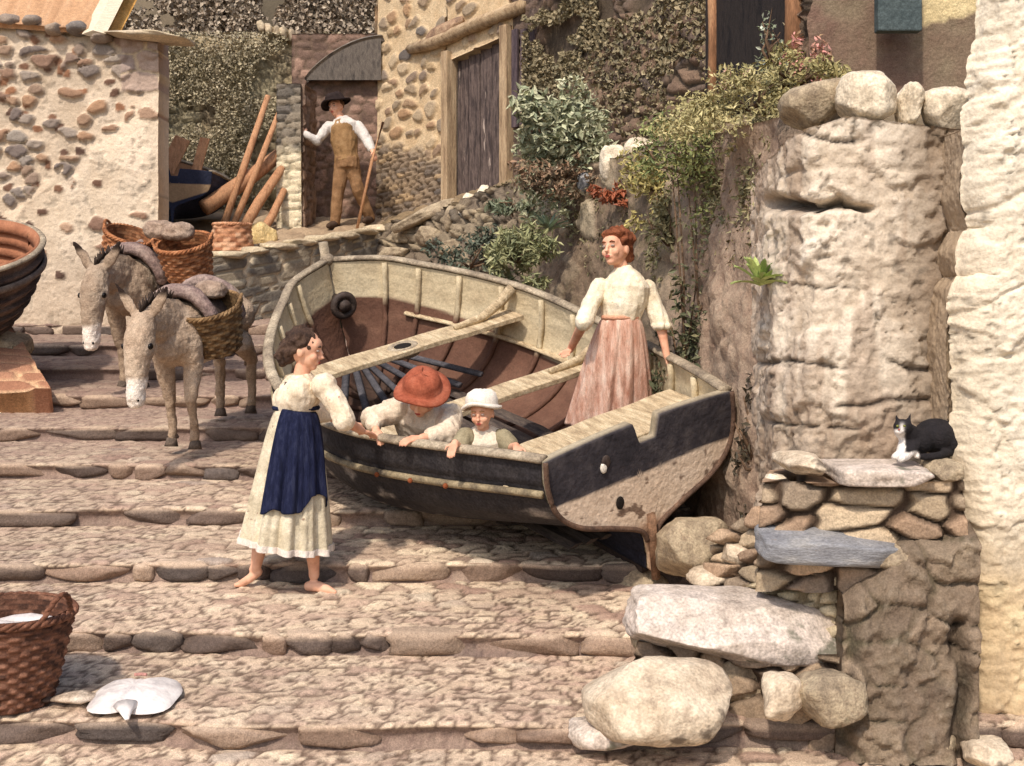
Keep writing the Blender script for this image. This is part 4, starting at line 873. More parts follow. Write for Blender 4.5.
# transom with its sculling notch
nw, nt_ = 90, 110; w = np.linspace(0, 1, nw)[:, None]; t = np.linspace(-1, 1, nt_)[None]; vv = np.broadcast_to(w, (nw, nt_))
yp = sect(np.array(0.), w[:, 0])[0]*bo.B(0.); zp = sect(np.array(0.), w[:, 0])[1]
Y = yp[:, None]*t; Yt = bo.B(0.)*t+0*w
ztop = bo.S(0.)+.03*(1-t**2)-.13*ss(.10-np.abs(Yt+.03), 0, .045)+0*w
Z = zp[:, None]*ztop
def tface(x): return np.stack([x-.10*(Z-.5)*0+0*Z, Y, Z], -1)
n_ = fbm(np.stack([Y*3, Z*5, Y*0], -1), 9, 4); n3 = fbm(np.stack([Y*16, Z*16, Y*0], -1), 10, 3)
line = .615+.03*(n_-.5)
ct = lerpc(ramp(.6*n_+.4*n3, [(186, 162, 140), (216, 194, 170), (226, 208, 188)]), ramp(n3, [(34, 32, 36), (58, 54, 58), (84, 78, 78)]), ss(Z-line, 0, .012))
ct = lerpc(ct, ramp(n3, [(140, 104, 80), (170, 132, 104)]), ss(.34-Z, 0, .06)*.8)
spot = ss(n3, .70, .74)*ss(line-Z, 0, .02)*.8; ct = lerpc(ct, cst((84, 56, 40), Z), spot)
P0, P1 = tface(-.03), tface(.035); N0 = nw*nt_; idx = np.arange(N0).reshape(nw, nt_)
loop = np.concatenate([idx[0], idx[1:, -1], idx[-1, :-1][::-1], idx[1:-1, 0][::-1]])
Fc = np.concatenate([gridf(nw, nt_), gridf(nw, nt_, off=N0)[:, ::-1], np.stack([loop, loop+N0, np.roll(loop, -1)+N0, np.roll(loop, -1)], -1)])
ci = ramp(n_, [(158, 138, 108), (206, 190, 158), (220, 206, 176)])
tm = mesh('transom', np.concatenate([P0.reshape(-1, 3), P1.reshape(-1, 3)]), Fc, M_in, bt, np.concatenate([ct.reshape(-1, 3), ci.reshape(-1, 3)]), world=False)
mb = MB(); mb.ball((-.035, .29, .745), (.012, .022, .032)); L2(mb, 'rope_eye', mat('white_paint', [(214, 206, 190), (232, 226, 214)]), parent=tm)
mb = MB(); mb.ball((-.035, .27, .775), (.010, .03, .04)); L2(mb, 'hole_shadow_rim', mat('dark_iron'), parent=tm)  # dark disc painted as the shadow round the rope eye
mb = MB(); mb.ball((-.035, .20, .50), (.010, .028, .04)); L2(mb, 'drain_hole', mat('dark_gap'), parent=tm)
mb = MB(); mb.tube([(-.045, 0, -.05), (-.045, 0, .2), (-.045, 0, .36)], .028, 6); L2(mb, 'sternpost', mat('brown_keel_wood', [(84, 62, 48), (128, 98, 76), (150, 120, 96)], scale=6))
edge_ = bo.pt(np.zeros(40), np.linspace(.2, 1, 40), 1, 0); 
for sd in (1, -1):
    e = edge_.copy(); e[:, 1] *= sd; e[:, 0] = -.035; mb = MB(); mb.tube([tuple(q) for q in e], .016, 6); L2(mb, 'transom_edge', mat('brown_edge_wood', [(70, 54, 46), (110, 86, 70)], scale=6), parent=tm)
# wooden chock and wedge keeping the boat upright
c0 = bt.matrix_world@Vector((.10, 0, -.05)); rock('chock_stone', (c0.x+.02, c0.y+.05, (c0.z+gz(c0.x, c0.y))/2-.04), (.3, .3, max(.1, c0.z-gz(c0.x, c0.y)+.10)), 61, M_r2, 'flat brown stone lying under the heel of the boat keel', None, 'stone', sub=3)

# the second boat at the left edge
def tiltM(c, ax, ang, rz=0): return Matrix.Translation(c)@Matrix.Rotation(rz, 4, 'Z')@Matrix.Rotation(ang, 4, ax)
b2 = empty('rowing_boat', None, 'dark clinker-built boat cut off by the left edge, orange inside', 'boat', M=tiltM(P(-30, 336, 10.9), 'X', math.radians(20), .15))
prof = []; hh = .82
for k in range(8):
    for s_ in (0, .5, .98):
        t = (k+s_)/8; r = .22+.42*math.sin(min(1, t*1.02)*math.pi/2)**.75+.022*(1-s_)*(-1); prof.append((r+.03*s_-.0, t*hh))
mb = MB(); mb.lathe([(0.01, -.01)]+prof, (0, 0, 0), seg=56); V = mb.arr()*np.array([1.0, 1.25, 1]); nn = fbm(V*5, 2, 4)
cc = ramp(nn, [(44, 36, 36), (72, 58, 54), (112, 92, 80), (60, 50, 48)]); cc = lerpc(cc, ramp(nn, [(150, 118, 92), (180, 146, 116)]), ss(-V[:, 0]-.05, 0, .03)*ss(-V[:, 1], .1, .3)*ss(V[:, 2], .18, .24)*ss(.55-V[:, 2], 0, .05))
mesh('hull', V, mb.F, M_hull, b2, cc, world=False)
mb = MB(); mb.lathe([(r*.93, z+.03) for r, z in prof]+[(.64*.99, hh+.012)], (0, 0, 0), seg=56); V = mb.arr()*np.array([1.0, 1.25, 1]); nn = fbm(V*np.array([9, 9, 2]), 6, 4)
mesh('inner_planking', V, mb.F, M_in, b2, ramp(nn, [(112, 68, 48), (156, 104, 76), (180, 132, 100)]), world=False)
mb = MB(); V = [((.655+.03*math.cos(b))*math.cos(a), 1.25*(.655+.03*math.cos(b))*math.sin(a), hh+.02*math.sin(b)) for a in np.linspace(0, 2*math.pi, 57) for b in np.linspace(0, 2*math.pi, 8, endpoint=False)]; mb.add(V, gridf(57, 8, True)); mesh('gunwale', V, mb.F, M_woodd, b2, world=False)
for k in range(9):
    a = k*2*math.pi/9; mb = MB(); mb.tube([(.60*math.cos(a)*math.sin(min(1, z/.8+.1)*1.5)**.7, .75*math.sin(a)*math.sin(min(1, z/.8+.1)*1.5)**.7, z) for z in (.2, .4, .6, .8)], .025, 5); mesh('rib', mb.arr(), mb.F, mat('orange_rib', [(128, 84, 60), (170, 122, 92)]), b2, world=False)
mb = MB(); V = [((.66+.02*math.cos(b))*math.cos(a), 1.25*(.66+.02*math.cos(b))*math.sin(a), hh*.78+.03*math.sin(b)) for a in np.linspace(0, 2*math.pi, 57) for b in np.linspace(0, 2*math.pi, 8, endpoint=False)]; mb.add(V, gridf(57, 8, True)); mesh('rubbing_strake', V, mb.F, mat('worn_strake', [(84, 72, 66), (128, 112, 98)]), b2, world=False)
rock('prop_stone', P(-16, 345, 11.0), (.8, .6, .3), 62, M_r2, 'dark stone propping up the clinker boat at the left edge', None, 'stone', sub=3)

# small boat stored in the yard, stern on
b3 = empty('dinghy', None, 'small dinghy with navy and tan stern stored behind the cottage wall', 'boat', M=Matrix.Translation(P(172, 222, 14.6))@Matrix.Rotation(math.radians(112), 4, 'Z')@Matrix.Rotation(math.radians(-6), 4, 'Y'))
s3 = Boat(b3, 1.7, .68)
s3.shell('hull', 0., M_hull, lambda u, v, V: ramp(fbm(V*4, 3, 3), [(30, 34, 50), (60, 62, 78)]), .01); s3.shell('inner_planking', .03, M_in, lambda u, v, V: ramp(fbm(V*4, 3, 3), [(120, 90, 66), (170, 130, 98)]), 0, vmax=.98)
Y3 = Y*.68; Z3 = Z*.68; n4 = fbm(np.stack([Y3*3, Z3*3, Y3*0], -1), 19, 4)
c3 = ramp(n4, [(34, 38, 56), (58, 62, 84)]); band = ss(.46-Z3, 0, .01)*ss(Z3-.22-.35*np.abs(Y3), 0, .02); c3 = lerpc(c3, ramp(n4, [(150, 124, 96), (182, 154, 122)]), band)
Fq = np.concatenate([gridf(nw, nt_), gridf(nw, nt_, off=N0)[:, ::-1], np.stack([loop, loop+N0, np.roll(loop, -1)+N0, np.roll(loop, -1)], -1)])
V3 = np.concatenate([np.stack([Y3*0-.03, Y3, Z3], -1).reshape(-1, 3), np.stack([Y3*0+.03, Y3, Z3], -1).reshape(-1, 3)]); mesh('transom', V3, Fq, M_in, b3, np.concatenate([c3.reshape(-1, 3)]*2), world=False)
mb = MB(); 
for sd in (1, -1): us = np.linspace(0, .99, 40); p = s3.pt(us, us*0+1, sd, .01); mb.tube([tuple(q) for q in p], .03, 6, .6)
mesh('gunwale', mb.arr(), mb.F, M_woodd, b3, world=False)
M_or = mat('orange_board', [(146, 100, 70), (188, 142, 106), (170, 122, 88)], scale=6, stretch=(3, 3, .6), bscale=30)
for (a, b, w_, lb) in (((166, 172), (183, 138), .2, 'broad orange board standing in the small dinghy'), ((196, 172), (205, 138), .12, 'narrow orange board standing in the small dinghy')):
    p, q = P(*a, 14.9), P(*b, 15.0); t_ = (q-p).normalized(); s_ = t_.cross(Vector((0, 1, 0))).normalized(); mb = MB(); mb.box((p+q)/2, (w_, .03, (q-p).length), RM(s_, s_.cross(t_)*-1, t_)); o = mb.build('wooden_board', M_or, None, False, bevel=.01); props(recenter(o), lb, 'board')
# leaning timbers
tim = [((268, 96), (220, 236), .045, 15.0, 'longest thin orange pole leaning on the pier'), ((280, 110), (228, 238), .04, 14.95, 'second thin orange pole, crossing the thick log'), ((283, 152), (204, 208), .10, 15.05, 'thick pale log lying low across the leaning poles'), ((282, 168), (238, 238), .065, 14.9, 'orange spar leaning below the thick log'), ((284, 190), (256, 240), .05, 14.85, 'short rightmost spar leaning against the white pier')]
for a, b, r, d, lb in tim:
    p, q = P(*a, d+.3), P(*b, d-.3); m_ = (p+q)/2+Vector((random.uniform(-.03, .03), 0, random.uniform(-.03, .03))); mb = MB(); mb.tube([p, m_, q], [r*.8, r, r], 10); o = mb.build('timber_pole', M_or); props(recenter(o), lb, 'pole', 'timbers leaning against the pier')
rock('straw_sack', P(262, 236, 14.3), (.34, .3, .34), 71, mat('straw_sack', [(186, 156, 98), (220, 194, 140), (168, 136, 84)], scale=7, bscale=40, bump=.7), 'yellow straw-filled sack on the low wall beside the wicker pot', None, 'sack', sub=4, boxy=2.6, amp=.15)

# ================================================================== BASKETS
def basket(name, M, rt, rb, h, cols, label, cat='basket', group=None, handles=2, fill=None, oval=1., parent=None, nst=26, rows=15, hr=.07):
    root = empty(name, None, label, cat, group, M=M)
    nr = rows*4; ns = nst*4; z = np.linspace(0, 1, nr)[:, None]; a = np.linspace(0, 2*math.pi, ns, endpoint=False)[None]
    row = np.floor(z*rows); ph = np.cos(a*nst/2+row*math.pi); bulge = np.abs(np.sin(z*rows*math.pi))
    r = rb+(rt-rb)*z**.8; dr = .011*ph*bulge+.004*bulge
    V = np.stack([(r+dr)*np.cos(a), (r+dr)*np.sin(a)*oval, h*z+0*a], -1); n = _h((row+0*a).astype(np.int64), np.floor(a*nst/2/math.pi+row*.5).astype(np.int64)+0*row.astype(np.int64), 0*(row+0*a).astype(np.int64), 5)
    c = ramp(n, cols)*(.55+.45*bulge)[..., None]
    Vi = np.stack([(r-.022)*np.cos(a), (r-.022)*np.sin(a)*oval, h*z+.015+0*a], -1)
    Vt = np.concatenate([V.reshape(-1, 3), Vi.reshape(-1, 3), [[0, 0, 0], [0, 0, .02]]]); k = nr*ns
    b1 = [[k*2, (j+1) % ns, j] for j in range(ns)]+[[k*2+1, k+j, k+(j+1) % ns] for j in range(ns)]
    mesh('body', Vt, gridf(nr, ns, True).tolist()+(gridf(nr, ns, True, off=k)[:, ::-1]).tolist()+b1, mat('wicker', attr=True, amt=.25, bump=.4, bscale=60, rough=.75), root, np.concatenate([c.reshape(-1, 3), c.reshape(-1, 3)*.8, [cols_mean(cols)]*2]), world=False)
    mb = MB()
    for s_ in range(3):                     # twisted rim
        mb.tube([((rt+.012*math.cos(t*14+s_*2.09))*math.cos(t), (rt+.012*math.cos(t*14+s_*2.09))*math.sin(t)*oval, h+.012*math.sin(t*14+s_*2.09)) for t in np.linspace(0, 2*math.pi, 90)], .011, 5, cap=False)
    M_wk = mat('wicker_rod_'+'%d' % cols[1][0], [tuple(int(x*.7) for x in cols[0]), cols[1], cols[-1]], scale=12, bscale=60); mesh('rim', mb.arr(), mb.F, M_wk, root, world=False)
    for k_ in range(handles):
        a0 = math.pi*k_; mb = MB()
        for s_ in range(2): mb.tube([((rt+.02*math.sin(t))*math.cos(a0+(t-math.pi/2)*.22)+.006*math.cos(t*9+s_*3.1), (rt+.02*math.sin(t))*math.sin(a0+(t-math.pi/2)*.22)*oval+.006*math.sin(t*9+s_*3.1), h+hr*math.sin(t)*1.2) for t in np.linspace(0, math.pi, 20)], .011, 5)
        mesh('handle', mb.arr(), mb.F, M_wk, root, world=False)
    return root
def cols_mean(c): return lin(np.array(c).mean(0))
WK_or = [(116, 74, 48), (168, 110, 72), (194, 142, 102)]; WK_br = [(84, 62, 42), (130, 102, 70), (160, 132, 96)]; WK_dk = [(74, 48, 36), (112, 74, 56), (146, 104, 82)]
c = P(8, 707, 5.85); fb = basket('fish_basket', tiltM(Vector((c.x, c.y, gz(c.x, c.y)+.0)), 'Y', .04, -.38), .285, .19, .43, WK_dk, 'large dark wicker basket of white fish in the lower left corner', handles=2, rows=17, nst=34, hr=.10)
M_fish = mat('pale_fish', [(176, 168, 166), (220, 212, 206), (236, 230, 224)], scale=8, bscale=40, bump=.2, rough=.4, spec=.5, amt=.09)
for k, (x, y, l, r, rz) in enumerate(((-.05, -.08, .3, .07, .3), (.1, -.02, .28, .06, -.2), (.02, .1, .3, .06, .1))):
    o_ = fb.matrix_world@Vector((x, y, .37)); mb = MB(); d_ = Vector((math.cos(rz), math.sin(rz), 0)); mb.tube([o_-d_*l*.5, o_-d_*l*.25, o_, o_+d_*l*.3, o_+d_*l*.42, o_+d_*l*.5], [.01, r*.8, r, r*.5, r*.25, r*.5], 12, .45); o = mb.build('fish', M_fish); props(recenter(o), ['nearest white fish in the dark wicker basket', 'right-hand white fish in the dark wicker basket', 'white fish at the back of the dark wicker basket'][k], 'fish', 'fish in the basket')
# skate lying on the cobbles
def onstreet(px, py):
    d = 5.3
    for _ in range(60):
        z = CZ+(300-py)*d/F; x = (px-512)*d/F
        d += (z-gz(x, d))*1.5 if abs(z-gz(x, d)) > .002 else 0
    return Vector((x, d, gz(x, d)))
c = onstreet(134, 702); nu, nv = 40, 40; V = []
for i in range(nu):
    for j in range(nv):
        a = 2*math.pi*j/nv; r = i/(nu-1); R_ = .19*(1+.16*math.cos(2*a)-.10*math.cos(4*a)+.05*math.cos(a))*(1+.02*math.sin(9*a)); x = r*R_*math.cos(a)*1.0; y = r*R_*math.sin(a)*1.0
        y *= 1.2; V.append((c.x+x, c.y+y, gz(c.x+x, c.y+y)+.018+.065*(1-r**2)**.8+.010*math.sin(a*13)*r*(1-r)+.012*r*float(fbm(np.array([[x*12, y*12, 0.]]), 3, 2)[0])))
Fc = gridf(nu, nv, True).tolist(); sk_ = empty('skate', c, 'white skate lying belly up on the cobbles right of the basket', 'fish'); mesh('body', V, Fc, M_fish, sk_)
mb = MB(); mb.tube([c+Vector((.01, -.15, .035)), c+Vector((.03, -.22, .03)), c+Vector((.06, -.30, .02))], [.06, .03, .010], 8, .5); mb.build('tail', M_fish, sk_)
mb = MB(); mb.tube([c+Vector((-.03, .10, .10)), c+Vector((.0, .11, .10)), c+Vector((.03, .10, .10))], .008, 6); mb.build('mouth', mat('fish_pink', [(170, 120, 110), (190, 140, 130)]), sk_)
c = onstreet(76, 704); o = empty('flatfish', c, 'small mottled flatfish lying between the basket and the white skate', 'fish')
mb = MB(); mb.tube([c+Vector((-.11, -.02, .03)), c+Vector((-.05, -.01, .035)), c+Vector((.03, 0, .035)), c+Vector((.10, .02, .03))], [.02, .05, .07, .02], 12, .4); mb.build('body', mat('mottled_fish', [(120, 100, 84), (190, 172, 152), (214, 202, 186)], scale=10, rough=.4), o)
mb = MB(); mb.ball(c+Vector((-.13, -.02, .03)), (.03, .03, .012)); mb.build('tail', mat('dark_fin', [(70, 56, 48), (100, 84, 72)]), o)
basket('wicker_pot', tiltM(P(232, 252, 13.6), 'X', 0, 0), .20, .24, .30, [(150, 96, 66), (190, 136, 100), (214, 170, 136)], 'open wicker crab pot standing on the low coursed wall', 'crab pot', handles=0, rows=6, nst=18)

# ================================================================== DONKEYS
def donkey_col(seed):
    def f(co, inv):
        L = (np.c_[co, np.ones(len(co))]@np.array(inv).T)[:, :3]; x, y, z = L.T; n = fbm(L*7, seed, 4); n2 = fbm(L*22, seed+1, 3)
        c = ramp(.6*n+.4*n2, [(120, 100, 84), (174, 152, 130), (204, 186, 164)])
        hd = ss(x, .66, .72); c = c*(1.0 if seed < 33 else .80); mz = ss(.66-z+.05*(n-.5), 0, .05)*hd; c = lerpc(c, cst((228, 216, 202), x), mz)
        bel = ss(.66-z, 0, .05)*ss(.40-x, 0, .08)*ss(x+.4, 0, .1)*ss(z, .52, .56); c = lerpc(c, cst((206, 192, 176), x), bel*.8)
        leg = ss(.42-z, 0, .15)*ss(.62-x, 0, .02); c = lerpc(c, ramp(n, [(140, 116, 94), (176, 156, 134)]), leg)
        bk = ss(z, .98, 1.04)*ss(.6-x, 0, .05)*.5; c = lerpc(c, cst((84, 66, 52), x), bk)
        er = ss(z, 1.13, 1.19)*hd; c = lerpc(c, cst((46, 36, 32), x), er)
        ey = np.exp(-(((x-.885)/.045)**2+((z-.84)/.04)**2))*hd; c = lerpc(c, cst((214, 198, 178), x), ey*.6)
        return c
    return f
M_fur = mat('donkey_fur', attr=True, amt=.28, bump=.5, bscale=70, rough=.95, spec=.1)
def donkey(M, label, seed):
    root = empty('donkey', None, label, 'donkey', 'donkeys coming down the steps', M=M); mb = MB(); Y_ = Vector((0, 0, 1))
    mb.limb([(.50, 0, .76), (.40, 0, .80), (.12, 0, .78), (-.2, 0, .79), (-.42, 0, .84), (-.54, 0, .82)], [(.12, .15), (.175, .22), (.215, .25), (.21, .245), (.17, .21), (.10, .14)], 18)
    mb.limb([(.40, 0, .88), (.56, 0, .96), (.72, 0, .98), (.80, 0, .95)], [(.13, .20), (.10, .16), (.075, .12), (.065, .09)], 14, up=(0, 1, 0)) if False else mb.limb([(.40, 0, .88), (.56, 0, .95), (.72, 0, .97), (.80, 0, .95)], [(.12, .20), (.09, .155), (.075, .12), (.068, .095)], 14)
    mb.limb([(.79, 0, .98), (.85, 0, .87), (.90, 0, .74), (.945, 0, .60), (.965, 0, .50)], [(.088, .09), (.105, .115), (.084, .095), (.064, .070), (.062, .066)], 14, up=(1, 0, .3))
    mb.ball((.975, 0, .475), (.05, .052, .035))
    for s_ in (1, -1):
        e0 = Vector((.77, s_*.05, 1.02)); e1 = Vector((.75, s_*.14, 1.15)); e2 = Vector((.75, s_*.20, 1.25)); mb.tube([e0, e0.lerp(e1, .5), e1, e2], [.026, .045, .038, .006], 10, .45, up=(1, 0, 0))
        fx = .05 if s_ > 0 else -.03
        mb.limb([(.38, s_*.10, .76), (.37, s_*.115, .60), (.39+fx, s_*.105, .36), (.385+fx, s_*.10, .34), (.38+fx*.6, s_*.10, .13), (.40+fx*.6, s_*.10, .07)], [.10, .072, .047, .04, .03, .036], 12)
        bx = -.04 if s_ > 0 else .05
        mb.limb([(-.40, s_*.10, .80), (-.33+bx*.3, s_*.125, .60), (-.50+bx, s_*.115, .41), (-.49+bx, s_*.11, .36), (-.46+bx, s_*.11, .13), (-.44+bx, s_*.11, .07)], [.14, .09, .052, .042, .032, .036], 12)
    Mw = root.matrix_world; V = mb.arr(); V = (np.c_[V, np.ones(len(V))]@np.array(Mw).T)[:, :3]; mb.V = [V]
    f = donkey_col(seed); mb.fuse('body', M_fur, root, .012, 2, disp=lambda co: .022*(fbm(co*14, 5, 3)-.5)+.012*(fbm(co*45, 6, 2)-.5), colf=lambda co: f(co, Mw.inverted()))
    def ch(name, mbb, m, par=None): return mesh(name, mbb.arr(), mbb.F, m, par or root, world=False)
    for s_ in (1, -1):
        fx = .05 if s_ > 0 else -.03; bx = -.04 if s_ > 0 else .05
        for x in (.405+fx*.6, -.435+bx): mb = MB(); mb.tube([(x-.005, s_*.105, .06), (x+.012, s_*.105, 0)], [.034, .05], 10); ch('hoof', mb, mat('hoof', [(60, 50, 44), (110, 96, 84)]))
        mb = MB(); mb.ball((.888, s_*.098, .845), (.026, .016, .022), n=6); ch('eye', mb, mat('dark_eye', [(18, 14, 12), (26, 20, 18)], rough=.2, bump=0))
        mb = MB(); mb.ball((.995, s_*.036, .51), (.022, .010, .014), n=5); ch('nostril', mb, mat('dark_eye'))
    g = np.random.default_rng(seed); mb = MB()
    for k in range(46): t = k/45; b = Vector((.40+.40*t, 0, 1.07-.02*t+.04*math.sin(t*3))); mb.tube([b, b+Vector((-.01, g.uniform(-.03, .03), .05+g.uniform(0, .03)))], [.012, .003], 5)
    ch('mane', mb, mat('dark_mane', [(40, 32, 28), (72, 58, 48)]))
    mb = MB(); mb.tube([(-.56, 0, .90), (-.64, 0, .75), (-.63, .04, .55)], [.03, .022, .02], 8); 
    for k in range(14): mb.tube([(-.63, .04, .56), (-.63+g.uniform(-.04, .04), .04+g.uniform(-.04, .04), .34)], [.014, .004], 5)
    ch('tail', mb, mat('tail_hair', [(96, 80, 66), (160, 140, 120)]))
    return root
def donkeyM(px, py, d, fwd, s_, pitch):
    p = P(px, py, d); h = math.atan2(fwd[1], fwd[0]); return Matrix.Translation(p)@Matrix.Rotation(h, 4, 'Z')@Matrix.Rotation(pitch, 4, 'Y')@Matrix.Scale(s_, 4)@Matrix.Translation(Vector((-.38, 0, 0)))
p_ = P(176, 441, 9.25)
DM1 = donkeyM(186, 446, 9.15, (-.24, -1), 1.04, .19); DM2 = donkeyM(136, 388, 11.0, (-.20, -1), 1.12, .19)
donkey(DM1, 'nearer donkey, head low, brown basket on its side', 31); donkey(DM2, 'farther donkey behind the first, carrying orange baskets', 35)
M_pad = mat('fleece_pad', [(78, 64, 62), (124, 104, 98), (156, 136, 126), (96, 80, 76)], scale=6, bscale=35, bump=.7)
M_pad2 = mat('dark_pad', [(52, 44, 42), (88, 74, 66)], scale=6)
for DM, lb in ((DM1, 'padded pack saddle with grey fleece rolls on the nearer donkey'), (DM2, 'padded pack saddle with grey fleece rolls on the farther donkey')):
    root = empty('pack_saddle', None, lb, 'pack saddle', 'pack saddles on the donkeys', M=DM@Matrix.Translation(Vector((.05, 0, .78))))
    for nm, x, r, m in (('front_roll', .24, .05, M_pad), ('rear_roll', -.16, .05, M_pad)):
        mb = MB(); mb.limb([(x, .27*math.cos(a), .02+.31*math.sin(a)) for a in np.linspace(.22, math.pi-.1, 18)], [r]*18, 10); V = mb.arr(); V = V+.03*(np.stack([fbm(V*9+k, 7, 3) for k in (0, 9, 19)], -1)-.5); mesh(nm, V, mb.F, m, root, world=False)
    pos = np.array([[[x, (.245)*math.cos(a), .02+.275*math.sin(a)] for a in np.linspace(-.3, math.pi+.3, 30)] for x in np.linspace(-.2, .26, 10)]); mesh('blanket', pos.reshape(-1, 3), gridf(10, 30), M_pad2, root, world=False).modifiers.new('s', 'SOLIDIFY').thickness = .02
def hang(p0, p1, *a, **k):
    z = (p1-p0).normalized(); z.y -= .05; z.normalize(); x = z.cross(Vector((0, -1, 0))).normalized(); y = z.cross(x); M = Matrix.Translation(p0)@Matrix(((x.x, y.x, z.x), (x.y, y.y, z.y), (x.z, y.z, z.z))).to_4x4(); return basket('pannier_basket', M, *a, group='pannier baskets on the donkeys', **k)
hang(P(219, 349, 9.25), P(208, 302, 9.1), .235, .165, .36, WK_br, 'olive-brown pannier basket on the near side of the nearer donkey', rows=13, nst=28, hr=.045)
hang(P(192, 282, 10.75), P(183, 238, 10.6), .235, .17, .37, WK_or, 'orange pannier basket on the right of the farther donkey', rows=13, nst=28, hr=.045)
hang(P(119, 272, 11.2), P(131, 230, 11.1), .215, .16, .37, WK_or, 'orange pannier basket on the left of the farther donkey', rows=13, nst=28, hr=.045)
M_sack = mat('sackcloth', [(120, 98, 84), (158, 136, 118), (184, 164, 146)], scale=7, bscale=40, bump=.6)
for DM, l, s_, sd, lb in ((P(178, 232, 10.6), None, (.26, .22, .16), 501, 'lumpy sack piled in the right orange basket'), (P(160, 230, 10.75), None, (.28, .24, .18), 502, 'lumpy bundle on the farther donkey between its orange baskets'), (P(210, 290, 9.2), None, (.24, .2, .14), 503, 'lumpy bundle in the brown basket of the nearer donkey')):
    rock('sack', DM, s_, sd, M_sack, lb, 'sacks carried by the donkeys', 'sack', boxy=2.5, sub=4, amp=.2, facets=0)
mb = MB(); mb.box(DM1@Vector((.26, .245, .86)), (.10, .05, .13), taper=.2); o = mb.build('bridle_tassel', mat('red_tassel', [(130, 58, 44), (170, 86, 62)]), None, True, bevel=.015)
props(recenter(o), 'red-brown leather tag hanging at the saddle of the nearer donkey', 'tag')

# ================================================================== PEOPLE
M_skin = mat('skin', [(196, 138, 110), (222, 168, 138), (230, 182, 152)], scale=9, amt=.06, bump=.05, rough=.6, spec=.3)
M_lip = mat('lip', [(160, 74, 66), (176, 88, 78)], bump=0)
M_white_eye = mat('eye_white', [(150, 132, 120), (172, 156, 144)], bump=0, amt=0, rough=.3)
M_iris = mat('iris', [(44, 34, 30), (60, 46, 40)], bump=0, rough=.2)
def cloth(name, cols, **k): return mat(name, cols, scale=k.pop('scale', 9), bscale=k.pop('bscale', 45), bump=k.pop('bump', .35), amt=k.pop('amt', .14), rough=.95, spec=.1, **k)
def head(mb, c, f, u, k):
    f, r, u = frame(f, u); c = Vector(c); R = RM(f, r, u); p = lambda a, b, d: c+f*a*k+r*b*k+u*d*k
    mb.ball(p(-.012, 0, .022), (.098*k, .077*k, .096*k), R, 16); mb.ball(p(.022, 0, -.038), (.066*k, .057*k, .066*k), R, 12); mb.ball(p(.055, 0, -.085), (.028*k, .028*k, .022*k), R, 8)
    mb.ball(p(.058, 0, .035), (.034*k, .058*k, .045*k), R, 8)                       # brow and forehead
    mb.ball(p(.060, .034, -.03), (.026*k, .026*k, .026*k), R, 8); mb.ball(p(.060, -.034, -.03), (.026*k, .026*k, .026*k), R, 8)   # cheeks
    mb.tube([p(.082, 0, .018), p(.100, 0, -.008), p(.108, 0, -.022), p(.088, 0, -.034)], [.009*k, .012*k, .016*k, .011*k], 8)
    mb.ball(p(.083, 0, -.058), (.013*k, .024*k, .013*k), R, 8)
    for s in (1, -1): mb.ball(p(-.008, s*.078, -.012), (.020*k, .009*k, .030*k), R, 8)
    return p, R
def face_parts(root, p, R, k, brow):
    for s in (1, -1):
        m = MB(); m.ball(p(.080, s*.031, .008), (.010*k, .014*k, .0075*k), R, 8); e = m.build('eye', M_white_eye, root)
        m = MB(); m.ball(p(.0865, s*.031, .007), (.006*k, .0085*k, .0085*k), R, 8); m.build('iris', M_iris, e)
        m = MB(); m.tube([p(.088, s*.014, .030), p(.092, s*.030, .035), p(.082, s*.048, .030)], [.004*k, .005*k, .003*k], 6); m.build('eyebrow', brow, root)
    m = MB(); m.ball(p(.092, 0, -.054), (.006*k, .019*k, .0045*k), R, 8); m.ball(p(.091, 0, -.061), (.006*k, .016*k, .005*k), R, 8); m.build('lips', M_lip, root)
def hand(mb, w, d, n, k, thumb=1, curl=.5):
    """w wrist, d pointing direction, n back-of-hand normal"""
    d = Vector(d).normalized(); n = Vector(n); n = (n-d*n.dot(d)).normalized(); s = d.cross(n)*thumb; w = Vector(w)
    R = RM(d, s, n); mb.ball(w+d*.045*k, (.050*k, .036*k, .015*k), R, 10); mb.tube([w-d*.01*k, w+d*.03*k], [.022*k, .024*k], 8, .7, up=n)
    for i, (o, l) in enumerate(((.027, .066), (.010, .076), (-.008, .070), (-.025, .056))):
        b = w+d*.080*k+s*o*k; a = d*math.cos(curl*.5)-n*math.sin(curl*.5)+s*o*2; a2 = d*math.cos(curl*1.3)-n*math.sin(curl*1.3); a3 = d*math.cos(curl*2)-n*math.sin(curl*2)
        q1 = b+a*l*.45*k; q2 = q1+a2*l*.32*k; q3 = q2+a3*l*.25*k; mb.limb([b-d*.02*k, b, q1, q2, q3], [.0095*k, .0095*k, .009*k, .0082*k, .007*k], 8)
    b = w+d*.02*k+s*.026*k; q1 = b+(d*.6+s*.75-n*.2)*.038*k; q2 = q1+(d*.9+s*.25-n*.35)*.03*k; mb.limb([b, q1, q2], [.0125*k, .011*k, .008*k], 8)
def folds(amp, sc, seed=1, st=(1, 1, .45)):
    amp = amp*.6
    return lambda co: amp*1.1*(1-np.abs(2*fbm(co*sc*1.7*np.array([1, 1, .35])+3, seed+9, 2)-1)*2)+amp*1.6*(fbm(co*sc*np.array(st), seed, 3)-.5)+amp*.8*(fbm(co*sc*np.array([2.5, 2.5, .7]), seed+3, 2)-.5)
